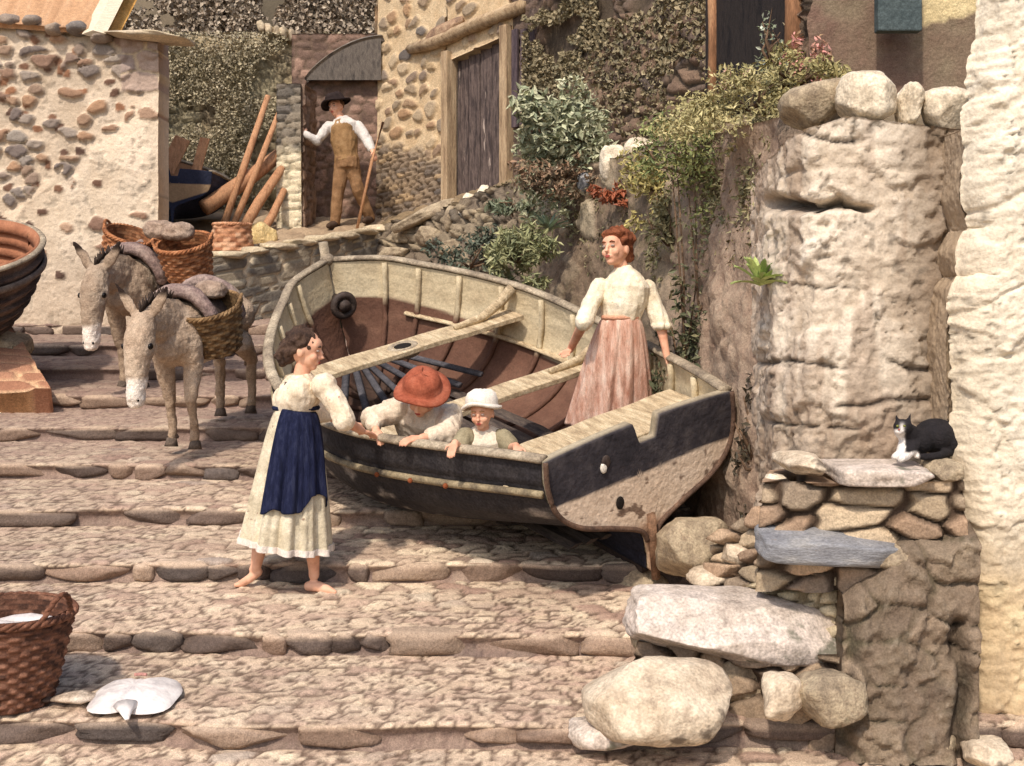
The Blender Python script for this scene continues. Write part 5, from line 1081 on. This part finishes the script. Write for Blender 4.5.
def skirt(name, m, root, w, h, rw, rh, seed, nf=11, amp=.10, rag=0., a0=0., a1=2*math.pi, face=None, off=0., rr=None, top=0., bot=1., sway=(0, 0), thick=.006, hem=None):
    """cloth tube from waist centre w to hem centre h; rw,rh = (side, depth) radii"""
    nu, nv = 160, 60; full = abs(a1-a0-2*math.pi) < 1e-6; a = np.linspace(a0, a1, nu, endpoint=not full)[None]; t = np.linspace(top, bot, nv)[:, None]
    g = np.random.default_rng(seed); ph = g.uniform(0, 6, 4); w = np.array(w); h = np.array(h)
    tb = t+(rag*.55*(np.sin(a*2.6+1.9)+.45*np.sin(a*6.1+seed)+.15*np.sin(a*14))*t**3 if rag else 0)
    t = np.clip(tb, 0, 1.2)+0*a
    fo = (np.sin(a*nf+ph[0]+1.2*np.sin(a*2+ph[1])+.8*t)+.5*np.sin(a*nf*1.7+ph[2])+.25*np.sin(a*nf*3.1+ph[3]+t*2))/1.6
    ex = t**.62; rx = rw[0]+(rh[0]-rw[0])*ex; ry = rw[1]+(rh[1]-rw[1])*ex; q = 1+amp*fo*(.15+.85*t)+off/np.maximum(rx, .05)
    c = w[None, None]*(1-tb[..., None])+h[None, None]*tb[..., None]+np.array([sway[0], sway[1], 0])*(np.sin(tb*math.pi))[..., None]
    f = Vector(face or (0, -1, 0)).normalized(); s = f.cross(Vector((0, 0, 1))).normalized()
    V = c+(rx*q*np.cos(a))[..., None]*np.array(s)+(ry*q*np.sin(a))[..., None]*np.array(f)
    o = mesh(name, V.reshape(-1, 3), gridf(nv, nu, full), m, root); md = o.modifiers.new('s', 'SOLIDIFY'); md.thickness = thick; md.offset = -1
    return V
def curls(root, m, cs, rad, n, seed, size=.016, name='hair', voxel=.007):
    g = np.random.default_rng(seed); mb = MB()
    for c, r, R in cs:
        mb.ball(c, r, R, 14)
        for k in range(n):
            v = g.normal(size=3); v /= np.linalg.norm(v); q = np.array(c)+(np.array(R)@(v*np.array(r))); mb.ball(q, size*g.uniform(.6, 1.2), None, 5)
    return mb.fuse(name, m, root, voxel, 1)

# ---- girl leaning on the boat, left
def girl():
    d = 7.12; k = 1.02; root = empty('person', onstreet(300, 588), 'barefoot dark-haired girl in cream dress and navy apron reaching into the boat', 'person')
    Pq = lambda x, y, dd=0: P(x, y, d+dd); mb = MB()
    hc = Pq(305, 350); f = Vector((.97, -.06, -.16)); p, R = head(mb, hc, f, (.12, 0, 1), k); up_ = f
    mb.limb([Pq(303, 366), Pq(301, 380)], [.045*k, .05*k], 12)
    mb.tube([Pq(302, 376), Pq(302, 388), Pq(299, 402), Pq(297, 416), Pq(292, 440), Pq(290, 452)], [(.06, .045), (.125, .07), (.125, .085), (.09, .075), (.10, .085), (.09, .08)], 18, up=f)
    sh = Pq(324, 386, -.10); el = Pq(344, 420, -.16); wr = Pq(362, 431, .08)
    mb.limb([sh, el, wr], [.048, .038, .024], 12); hand(mb, wr, Pq(378, 436, .22)-wr, (0, -.1, 1), .95, -1, .25)
    sh2 = Pq(292, 386, .22); el2 = Pq(318, 412, .40); wr2 = Pq(352, 424, .45); mb.limb([sh2, el2, wr2], [.046, .037, .024], 12); hand(mb, wr2, Pq(370, 426, .50)-wr2, (0, 0, 1), .95, 1, .3)
    fl = onstreet(244, 586); fr_ = onstreet(322, 588)
    k1 = Pq(268, 505, .05); a1 = Pq(256, 566, .03); mb.limb([Pq(285, 448, .06), k1, Pq(260, 545, .04), a1, a1+Vector((-.012, 0, -.02))], [.055, .05, .046, .032, .03], 12)
    mb.limb([a1+Vector((.01, .01, -.035)), a1+Vector((-.035, -.02, -.07)), fl+Vector((-.01, -.02, .022)), fl+Vector((-.04, -.03, .014))], [.028, .026, .022, .014], 10)
    k2 = Pq(308, 505, -.08); a2 = Pq(314, 570, -.02); mb.limb([Pq(297, 448, -.02), k2, Pq(312, 545, -.05), a2, a2+Vector((0, 0, -.03))], [.055, .05, .046, .032, .032], 12)
    zf = gz(a2.x, a2.y-.02); mb.limb([Vector((a2.x-.03, a2.y, zf+.032)), Vector((a2.x+.03, a2.y-.02, zf+.034)), Vector((a2.x+.09, a2.y-.05, zf+.022)), Vector((a2.x+.13, a2.y-.07, zf+.014))], [.030, .032, .026, .014], 10)
    mb.fuse('body', M_skin, root, .0065, 2)
    face_parts(root, p, R, k, mat('dark_hair', [(38, 28, 24), (70, 52, 42), (92, 72, 58)], scale=14, bump=.6, bscale=60))
    curls(root, mat('dark_hair'), [(p(-.030, 0, .042), (.092*k, .088*k, .088*k), R), (p(-.085, 0, -.02), (.066*k, .066*k, .066*k), R), (p(-.115, -.01, -.06), (.045, .05, .045), R)], None, 46, 3)
    M_bl = cloth('cream_blouse', [(206, 186, 158), (226, 210, 184), (234, 220, 198)], spots=(30, .66, (186, 140, 120)))
    mb = MB(); mb.tube([Pq(302, 374), Pq(303, 382), Pq(301, 392), Pq(296, 402), Pq(296, 413)], [(.055, .05), (.145, .09), (.165, .12), (.155, .12), (.115, .10)], 18, up=f)
    mb.ball(Pq(284, 400, .02), (.06, .08, .075))
    mb.limb([sh, sh.lerp(el, .5)+Vector((.01, 0, 0)), el+Vector((0, 0, .0)), el.lerp(wr, .15)], [.058, .060, .062, .042], 14); mb.limb([sh2, el2, el2.lerp(wr2, .2)], [.065, .07, .05], 12); mb.ball(sh, .07)
    mb.fuse('blouse', M_bl, root, .008, 2, disp=folds(.012, 13, 3))
    M_sk = cloth('cream_print_skirt', [(170, 158, 134), (200, 188, 162), (218, 208, 186)], spots=(26, .64, (150, 128, 110)))
    W_, H_ = Pq(296, 409), Pq(286, 545); skirt('skirt', M_sk, root, W_, H_, (.110, .095), (.262, .245), 5, amp=.13, face=tuple(f), rag=.01)
    hm = skirt('hem_band', cloth('white_hem', [(206, 192, 180), (230, 220, 208)]), root, W_, H_, (.110, .095), (.262, .245), 5, amp=.13, face=tuple(f), off=.006, top=.955, bot=1.0, thick=.01)
    M_ap = cloth('navy_apron', [(22, 25, 42), (30, 34, 58), (48, 52, 74)], scale=14, stretch=(3, 3, .5))
    skirt('apron', M_ap, root, W_, H_, (.110, .095), (.262, .245), 5, amp=.13, face=tuple(f), off=.022, a0=-.40, a1=1.5, bot=.66, rag=.46, thick=.008)
    mb = MB(); V = [tuple(W_+Vector((0, 0, .008))+Vector((math.cos(a)*.126, math.sin(a)*.112, 0))) for a in np.linspace(0, 2*math.pi, 40)]; mb.tube(V, .013, 6, cap=False); mb.build('waistband', M_ap, root)
    mb = MB(); mb.tube([Pq(283, 409, -.10), Pq(282, 395, -.12), Pq(286, 382, -.09)], .009, 5, .5); mb.build('shoulder_strap', cloth('dark_strap', [(96, 84, 76), (120, 106, 96)]), root)
girl()

# ---- red-haired woman standing in the boat
def woman():
    d = 8.05; k = 1.06; fl = bt.matrix_world@Vector((1.15, -.66, .22)); root = empty('person', fl, 'red-haired woman in white blouse and pink skirt standing in the boat', 'person')
    Pq = lambda x, y, dd=0: P(x, y, d+dd); mb = MB(); f = Vector((-.62, -.75, .10)); tf = Vector((-.35, -.93, 0))
    hc = Pq(616, 249); p, R = head(mb, hc, f, (-.03, .1, 1), k)
    mb.limb([Pq(620, 262, .02), Pq(623, 276, .02)], [.046, .05], 12)
    mb.tube([Pq(623, 272), Pq(624, 284), Pq(623, 300), Pq(621, 318), Pq(617, 345), Pq(615, 360)], [(.07, .05), (.135, .08), (.12, .085), (.085, .07), (.09, .075), (.07, .06)], 18, up=tf)
    g2 = bt.matrix_world@Vector((4.0*.2, -.93, .84)); t2 = bt.matrix_world@Vector((4.0*.42, -.83, .60))
    shL, elL, wrL = Pq(600, 286, .0), Pq(584, 322, -.12), Vector(t2)+Vector((.03, -.02, .05)); wrL = P(570, 350, 8.35)
    shR, elR, wrR = Pq(647, 288, .04), Pq(661, 326, -.02), P(667, 357, 8.0)
    mb.limb([shL, elL, wrL], [.048, .038, .024], 12); hand(mb, wrL, P(555, 359, 8.0)-wrL, (-.2, -.3, 1), .95, 1, .35)
    mb.limb([shR, elR, wrR], [.048, .038, .024], 12); hand(mb, wrR, P(672, 370, 8.02)-wrR, (.6, -.6, .3), .95, -1, .6)
    for s, q in ((-1, fl+Vector((-.09, 0, 0))), (1, fl+Vector((.09, .0, 0)))):
        mb.limb([Pq(616+s*8, 352), Vector((q.x, q.y, fl.z+.42)), Vector((q.x, q.y+.02, fl.z+.07)), Vector((q.x-.05, q.y-.1, fl.z+.03))], [.055, .045, .034, .024], 10)
    mb.fuse('body', M_skin, root, .0065, 2)
    M_h = mat('auburn_hair', [(84, 46, 30), (128, 74, 48), (158, 100, 68)], scale=14, bump=.6, bscale=60); face_parts(root, p, R, k, M_h)
    curls(root, M_h, [(p(-.030, 0, .056), (.096*k, .098*k, .088*k), R), (p(-.075, 0, -.005), (.060*k, .070*k, .082*k), R), (p(.035, 0, .092), (.055, .080, .032), R)], None, 46, 7)
    M_bl = cloth('white_blouse', [(204, 188, 160), (226, 214, 188), (236, 226, 206)], spots=(34, .66, (200, 160, 130)))
    mb = MB(); mb.tube([Pq(622, 267), Pq(624, 276), Pq(625, 286), Pq(622, 304), Pq(621, 320)], [(.050, .048), (.11, .08), (.165, .115), (.150, .115), (.115, .095)], 18, up=tf)
    mb.limb([shL, shL.lerp(elL, .5)+Vector((-.01, 0, 0)), elL, elL.lerp(wrL, .1)], [.055, .052, .058, .040], 14); mb.limb([shR, shR.lerp(elR, .5), elR+Vector((0, 0, .02))], [.056, .053, .056], 14)
    for k_ in range(7): a = k_*.9; mb.ball(elR+Vector((.048*math.cos(a), .055*math.sin(a), 0)), .022)
    mb.fuse('blouse', M_bl, root, .008, 2, disp=folds(.012, 13, 6))
    M_sk = cloth('pink_skirt', [(164, 112, 90), (208, 168, 148), (230, 206, 188)], scale=7, stretch=(3, 3, .6), amt=.2)
    W_ = Pq(621, 318); H_ = Vector((fl.x-.03, fl.y, fl.z+.10)); skirt('skirt', M_sk, root, W_, H_, (.110, .095), (.275, .25), 15, nf=13, amp=.14, face=tuple(tf), sway=(.0, 0))
    mb = MB(); V = [tuple(W_+Vector((0, 0, .004))+Vector((math.cos(a)*.120, math.sin(a)*.104, 0))) for a in np.linspace(0, 2*math.pi, 40)]; mb.tube(V, .012, 6, 1.4, cap=False); mb.build('waistband', cloth('pink_band', [(196, 140, 112), (214, 164, 136)]), root)
woman()

# ---- man in a rust-coloured hat leaning over the near gunwale
def hat(root, c, f, u, k, m, brim, crown, name='hat', seg=36, dip=0.):
    f, r, u = frame(f, u); V = []; prof = [(brim*.93, -.012), (brim, -.006), (brim, 0), (brim*.8, .004), (.098*crown, .012), (.097*crown, .05), (.086*crown, .085), (.06*crown, .108), (.02, .112), (.0005, .108)]
    for i, (q, z) in enumerate(prof):
        for j in range(seg):
            a = 2*math.pi*j/seg; wv = (dip*math.cos(a*2)+.008*math.sin(a*3+1))*ss(np.array(q/.1), 1.0, 1.5) if i < 5 else .006*math.sin(a*3+i); V.append(tuple(Vector(c)+f*q*k*math.cos(a)*1.1+r*q*k*math.sin(a)+u*(z*k+float(wv)*k)))
    V2 = [tuple(np.array(v)-np.array(u)*.006) for v in V[:]]
    o = mesh(name, V, gridf(len(prof), seg, True), m, root); md = o.modifiers.new('s', 'SOLIDIFY'); md.thickness = .007; return o
def redhat():
    d = 7.42; k = .98; root = empty('person', P(430, 470, 7.7), 'person in floppy rust-red hat and pale shirt leaning over the boat side', 'person')
    Pq = lambda x, y, dd=0: P(x, y, d+dd); mb = MB(); f = Vector((-.28, -.80, -.62)); tf = Vector((-.3, -.9, -.2))
    hc = Pq(422, 397, -.10); p, R = head(mb, hc, f, (.05, -.5, 1), k)
    mb.limb([Pq(425, 404, -.02), Pq(426, 412, .06)], [.05, .055], 12)
    mb.tube([Pq(425, 406, .04), Pq(424, 416, .08), Pq(428, 432, .18), Pq(434, 452, .32), Pq(440, 470, .40)], [(.08, .06), (.185, .11), (.165, .11), (.14, .10), (.15, .11)], 18, up=tf)
    shL, elL, wrL = Pq(397, 410, .05), Pq(372, 418, .10), Pq(376, 430, -.02); shR, elR, wrR = Pq(450, 416, .05), Pq(447, 434, -.15), Pq(422, 438, -.24)
    mb.limb([shL, elL, wrL], [.05, .04, .026], 12); hand(mb, wrL, Vector((.05, -.10, -.05)), (.1, -.2, 1), .9, 1, .5)
    mb.limb([shR, elR, wrR], [.05, .04, .026], 12); hand(mb, wrR, Pq(406, 440, -.30)-wrR, (0, -.35, 1), .95, 1, .45)
    hip = Pq(440, 470, .40)
    for s in (-1, 1): mb.limb([hip+Vector((s*.08, 0, 0)), hip+Vector((s*.10, .22, -.04)), hip+Vector((s*.10, .50, -.10))], [.09, .06, .04], 10)
    mb.fuse('body', M_skin, root, .0065, 2); M_h = mat('brown_hair', [(76, 50, 34), (120, 84, 60)], scale=14, bump=.5); face_parts(root, p, R, k, M_h)
    mb = MB(); mb.ball(p(-.03, 0, .035), (.09*k, .082*k, .085*k), R, 12); mb.ball(p(-.07, 0, -.03), (.045*k, .06*k, .05*k), R, 10); mb.fuse('hair', M_h, root, .008, 1)
    hat(root, p(-.012, 0, .055), f+Vector((0, 0, .12)), (.05, -.5, 1), k, cloth('rust_hat', [(120, 60, 44), (156, 86, 64), (176, 106, 82)], bump=.2), .165, 1.12, dip=.02)
    M_sh = cloth('pale_shirt', [(186, 166, 144), (216, 200, 178), (230, 216, 196)])
    mb = MB(); mb.tube([Pq(425, 403, .03), Pq(424, 413, .07), Pq(427, 430, .18), Pq(434, 452, .32), Pq(440, 466, .40)], [(.07, .06), (.205, .13), (.195, .14), (.17, .12), (.165, .12)], 18, up=tf)
    mb.limb([shL, shL.lerp(elL, .5), elL, elL.lerp(wrL, .6)], [.075, .07, .068, .048], 14); mb.limb([shR, shR.lerp(elR, .5), elR, elR.lerp(wrR, .6)], [.078, .074, .07, .048], 14)
    mb.fuse('shirt', M_sh, root, .008, 2, disp=folds(.013, 14, 8))
    mb = MB(); mb.limb([hip+Vector((0, 0, .03)), hip+Vector((0, 0, -.05))], [.17, .17], 12)
    for s in (-1, 1): mb.limb([hip+Vector((s*.08, 0, 0)), hip+Vector((s*.10, .22, -.04)), hip+Vector((s*.10, .48, -.10))], [.105, .078, .06], 10)
    mb.fuse('trousers', cloth('dark_trousers', [(60, 52, 48), (88, 76, 68)]), root, .012, 2)
redhat()

# ---- small child in a white bonnet
def child():
    d = 7.0; k = .80; root = empty('person', P(490, 490, 7.1), 'small smiling child in white bonnet and green-sleeved pinafore leaning on the gunwale', 'person')
    Pq = lambda x, y, dd=0: P(x, y, d+dd); mb = MB(); f = Vector((-.28, -.93, -.16)); 
    hc = Pq(482, 413); p, R = head(mb, hc, f, (-.05, 0, 1), k); mb.ball(p(.05, .03, -.035), (.03*k,)*3); mb.ball(p(.05, -.03, -.035), (.03*k,)*3)
    mb.limb([Pq(483, 426, .02), Pq(484, 434, .04)], [.035, .04], 10)
    mb.tube([Pq(484, 430, .04), Pq(484, 438, .05), Pq(487, 456, .12), Pq(490, 480, .2)], [(.06, .05), (.125, .08), (.12, .09), (.12, .09)], 16, up=f)
    shL, elL, wrL = Pq(466, 437, .03), Pq(459, 448, -.02), Pq(455, 443, -.14); shR, elR, wrR = Pq(502, 438, .03), Pq(512, 448, -.03), Pq(516, 446, -.20)
    for sh, el, wr, t in ((shL, elL, wrL, 1), (shR, elR, wrR, -1)): mb.limb([sh, el, wr], [.036, .030, .022], 10); hand(mb, wr, Vector((-.02*t, -.08, -.05)), (0, -.4, 1), .72, t, .5)
    hip = Pq(490, 480, .2)
    for s in (-1, 1): mb.limb([hip+Vector((s*.05, 0, 0)), hip+Vector((s*.06, .16, -.06)), hip+Vector((s*.06, .28, -.12))], [.06, .04, .03], 10)
    mb.fuse('body', M_skin, root, .0055, 2); M_h = mat('fair_hair', [(150, 108, 70), (190, 146, 100)], scale=14); face_parts(root, p, R, k, M_h)
    mb = MB(); mb.ball(p(-.02, 0, .035), (.088*k, .082*k, .08*k), R, 12); mb.fuse('hair', M_h, root, .007, 1)
    hat(root, p(-.01, 0, .045), f+Vector((0, 0, .30)), (-.05, .1, 1), k, cloth('white_bonnet', [(214, 204, 190), (236, 228, 216)], bump=.2), .135, 1.10, 'bonnet', dip=.012)
    mb = MB(); mb.tube([Pq(484, 428, .03), Pq(484, 436, .05), Pq(487, 456, .12), Pq(490, 482, .2)], [(.05, .045), (.125, .09), (.15, .12), (.17, .14)], 16, up=f); mb.fuse('pinafore', cloth('white_pinafore', [(206, 192, 170), (228, 216, 196)]), root, .007, 2, disp=folds(.008, 18, 4))
    mb = MB()
    for sh, el in ((shL, elL), (shR, elR)): mb = MB(); mb.limb([sh, sh.lerp(el, .7)], [.056, .056], 10); mb.fuse('sleeve', cloth('olive_sleeve', [(124, 114, 90), (156, 146, 120)]), root, .007, 2, disp=folds(.006, 20, 5))
child()

# ---- man with a staff in the doorway
def man():
    d = 15.35; k = 1.05; root = empty('person', P(350, 229, d), 'man in dark hat, white shirt and tan waistcoat standing in the recess', 'person')
    Pq = lambda x, y, dd=0: P(x, y, d+dd); mb = MB(); f = Vector((-.45, -.88, -.12)); tf = Vector((-.2, -1, 0))
    p, R = head(mb, Pq(336, 107), f, (-.1, 0, 1), k); mb.limb([Pq(338, 114), Pq(342, 121)], [.055, .06], 12)
    mb.tube([Pq(342, 118), Pq(343, 124), Pq(344, 138), Pq(346, 154), Pq(347, 164)], [(.07, .06), (.15, .085), (.13, .09), (.11, .09), (.12, .095)], 18, up=tf)
    shL, elL, wrL = Pq(329, 126), Pq(317, 141, -.05), Pq(305, 134, -.1); shR, elR, wrR = Pq(358, 126), Pq(368, 142, -.08), Pq(373, 152, -.2)
    mb.limb([shL, elL, wrL], [.055, .045, .03], 12); hand(mb, wrL, Pq(299, 126, -.08)-wrL, (.3, -1, 0), 1.0, 1, .2)
    mb.limb([shR, elR, wrR], [.055, .045, .03], 12); hand(mb, wrR, Vector((.05, -.05, -.08)), (.8, -.5, .3), 1.0, 1, 1.0)
    aL, aR = Pq(335, 222, -.05), Pq(370, 217, .12); kL, kR = Pq(338, 192, -.04), Pq(358, 190, -.02)
    mb.limb([Pq(342, 163), kL, aL], [.07, .05, .035], 12); mb.limb([Pq(352, 163), kR, aR], [.07, .05, .035], 12)
    mb.fuse('body', M_skin, root, .01, 2); M_h = mat('brown_hair'); face_parts(root, p, R, k, M_h)
    mb = MB(); mb.ball(p(-.03, 0, .03), (.09*k, .083*k, .085*k), R, 12); mb.fuse('hair', M_h, root, .01, 1)
    hat(root, p(-.01, 0, .05), f+Vector((-.1, 0, .05)), (-.25, .25, 1), k, cloth('black_hat', [(34, 28, 28), (56, 46, 44)], bump=.2), .17, 1.1, dip=.015)
    mb = MB(); mb.limb([shL, shL.lerp(elL, .5), elL, wrL], [.062, .062, .06, .042], 12); mb.limb([shR, shR.lerp(elR, .5), elR, elR.lerp(wrR, .7)], [.066, .066, .064, .045], 12)
    mb.tube([Pq(341, 117), Pq(343, 124), Pq(344, 140)], [(.07, .065), (.18, .11), (.15, .11)], 14, up=tf); mb.fuse('shirt', cloth('white_shirt', [(190, 184, 178), (220, 214, 206)]), root, .012, 2, disp=folds(.010, 14, 2))
    mb = MB(); mb.tube([Pq(342, 119), Pq(343, 126), Pq(344, 140), Pq(346, 154), Pq(347, 161)], [(.09, .08), (.155, .13), (.165, .135), (.14, .125), (.155, .135)], 16, up=tf); mb.fuse('waistcoat', cloth('tan_waistcoat', [(104, 82, 56), (148, 116, 80), (168, 136, 98)]), root, .012, 2, disp=folds(.012, 12, 3))
    mb = MB(); mb.tube([Pq(347, 157), Pq(347, 168)], [(.155, .13), (.165, .135)], 14, up=tf); mb.limb([Pq(342, 166), kL, aL], [.10, .075, .06], 12); mb.limb([Pq(352, 166), kR, aR], [.10, .075, .06], 12); mb.fuse('trousers', cloth('brown_trousers', [(98, 74, 52), (136, 104, 74), (156, 124, 92)]), root, .012, 2, disp=folds(.012, 10, 4))
    for a in (aL, aR): mb = MB(); mb.limb([a+Vector((.01, .03, -.02)), a+Vector((-.03, -.10, -.05)), a+Vector((-.05, -.19, -.06))], [.055, .05, .035], 10); mb.fuse('boot', cloth('dark_boot', [(58, 46, 38), (86, 68, 56)]), root, .01, 1)
man()
mb = MB(); mb.tube([P(383, 122, 15.1), P(372, 160, 15.08), P(357, 229, 15.05)], [.018, .02, .018], 8); props(recenter(mb.build('staff', M_or)), 'long thin staff held upright by the man in the recess', 'staff')

# ---- cat on the ledge
def cat():
    root = empty('cat', P(930, 458, 5.85), 'black and white cat crouching on the stone ledge by the whitewashed wall', 'cat'); s = 5.85/F
    c = lambda x, y, dd=0: P(x, y, 5.85+dd); mb = MB()
    mb.ball(c(936, 436, .05), (.105, .10, .085)); mb.ball(c(917, 441, .0), (.075, .075, .068)); mb.ball(c(948, 441, .05), (.06, .09, .07)); mb.limb([c(910, 436, -.02), c(903, 430, -.05)], [.055, .045], 10)
    mb.ball(c(903, 427, -.07), (.045, .042, .038)); mb.ball(c(899, 431, -.105), (.022, .02, .017))
    for x in (-1, 1): mb.tube([c(903+x*5.5, 421, -.065), c(903+x*7.5, 413, -.062)], [.018, .003], 8, .5)
    mb.limb([c(905, 443, -.05), c(900, 454, -.10), c(895, 457, -.13)], [.03, .022, .018], 10); mb.limb([c(914, 446, -.07), c(906, 456, -.13), c(901, 459, -.16)], [.03, .022, .018], 10)
    mb.limb([c(950, 452, .0), c(938, 456, -.08), c(925, 457, -.10), c(916, 456, -.09)], [.022, .02, .018, .012], 8)
    def col(co):
        px, py = pix(co); n = fbm(co*30, 3, 3); k = ramp(n, [(22, 20, 22), (40, 36, 38)]); w = ramp(n, [(206, 196, 186), (232, 226, 218)])
        m = np.maximum(ss(906-px+4*(n-.5), 0, 1.5)*ss(py, 428, 431), ss(py+3*(n-.5), 451, 453)*ss(920-px, 0, 2)); m = np.maximum(m, np.exp(-((px-902)/2.2)**2)*ss(py, 420, 428)); return lerpc(k, w, np.clip(m, 0, 1))
    mb.fuse('body', mat('cat_fur', attr=True, amt=.2, bump=.5, bscale=90, rough=.9), root, .006, 2, colf=col)
    for x in (-1, 1): mb = MB(); mb.ball(c(901+x*3.4, 426, -.108), (.007, .005, .006), n=6); mb.build('eye', mat('cat_eye', [(110, 112, 50), (130, 132, 66)], rough=.2, bump=0), root)
    mb = MB(); mb.ball(c(899, 429.5, -.126), (.005, .004, .004), n=5); mb.build('nose', M_lip, root)
cat()

# ================================================================== CAMERA AND LIGHT
cam = bpy.data.cameras.new('camera'); co = bpy.data.objects.new('camera', cam); COL.objects.link(co); SC.camera = co
co.location = (0, 0, CZ); co.rotation_euler = (math.pi/2, 0, 0)
cam.sensor_width = 36; cam.lens = 36*F/1024; cam.shift_y = -83/1024; cam.clip_end = 300
w = bpy.data.worlds.new('World'); SC.world = w; w.use_nodes = True; nt = w.node_tree
sk = nt.nodes.new('ShaderNodeTexSky'); sk.sky_type = 'NISHITA'; sk.sun_disc = False
EL, AZ = math.radians(50), math.radians(-160)        # AZ: compass-like, from +Y towards +X
sk.sun_elevation = EL; sk.sun_rotation = AZ; sk.air_density = 1.0; sk.dust_density = 3.0
nt.links.new(sk.outputs[0], nt.nodes['Background'].inputs[0]); nt.nodes['Background'].inputs[1].default_value = .15
sd = Vector((math.sin(AZ)*math.cos(EL), math.cos(AZ)*math.cos(EL), math.sin(EL)))
sl = bpy.data.lights.new('sun', 'SUN'); so = bpy.data.objects.new('sun', sl); COL.objects.link(so)
sl.energy = 2.8; sl.angle = math.radians(2.5); sl.color = (1, .90, .79); so.rotation_euler = sd.to_track_quat('Z', 'Y').to_euler(); so.location = (0, 0, 20)
SC.view_settings.view_transform = 'Standard'; SC.view_settings.look = 'None'; SC.view_settings.gamma = 1; SC.view_settings.exposure = .24
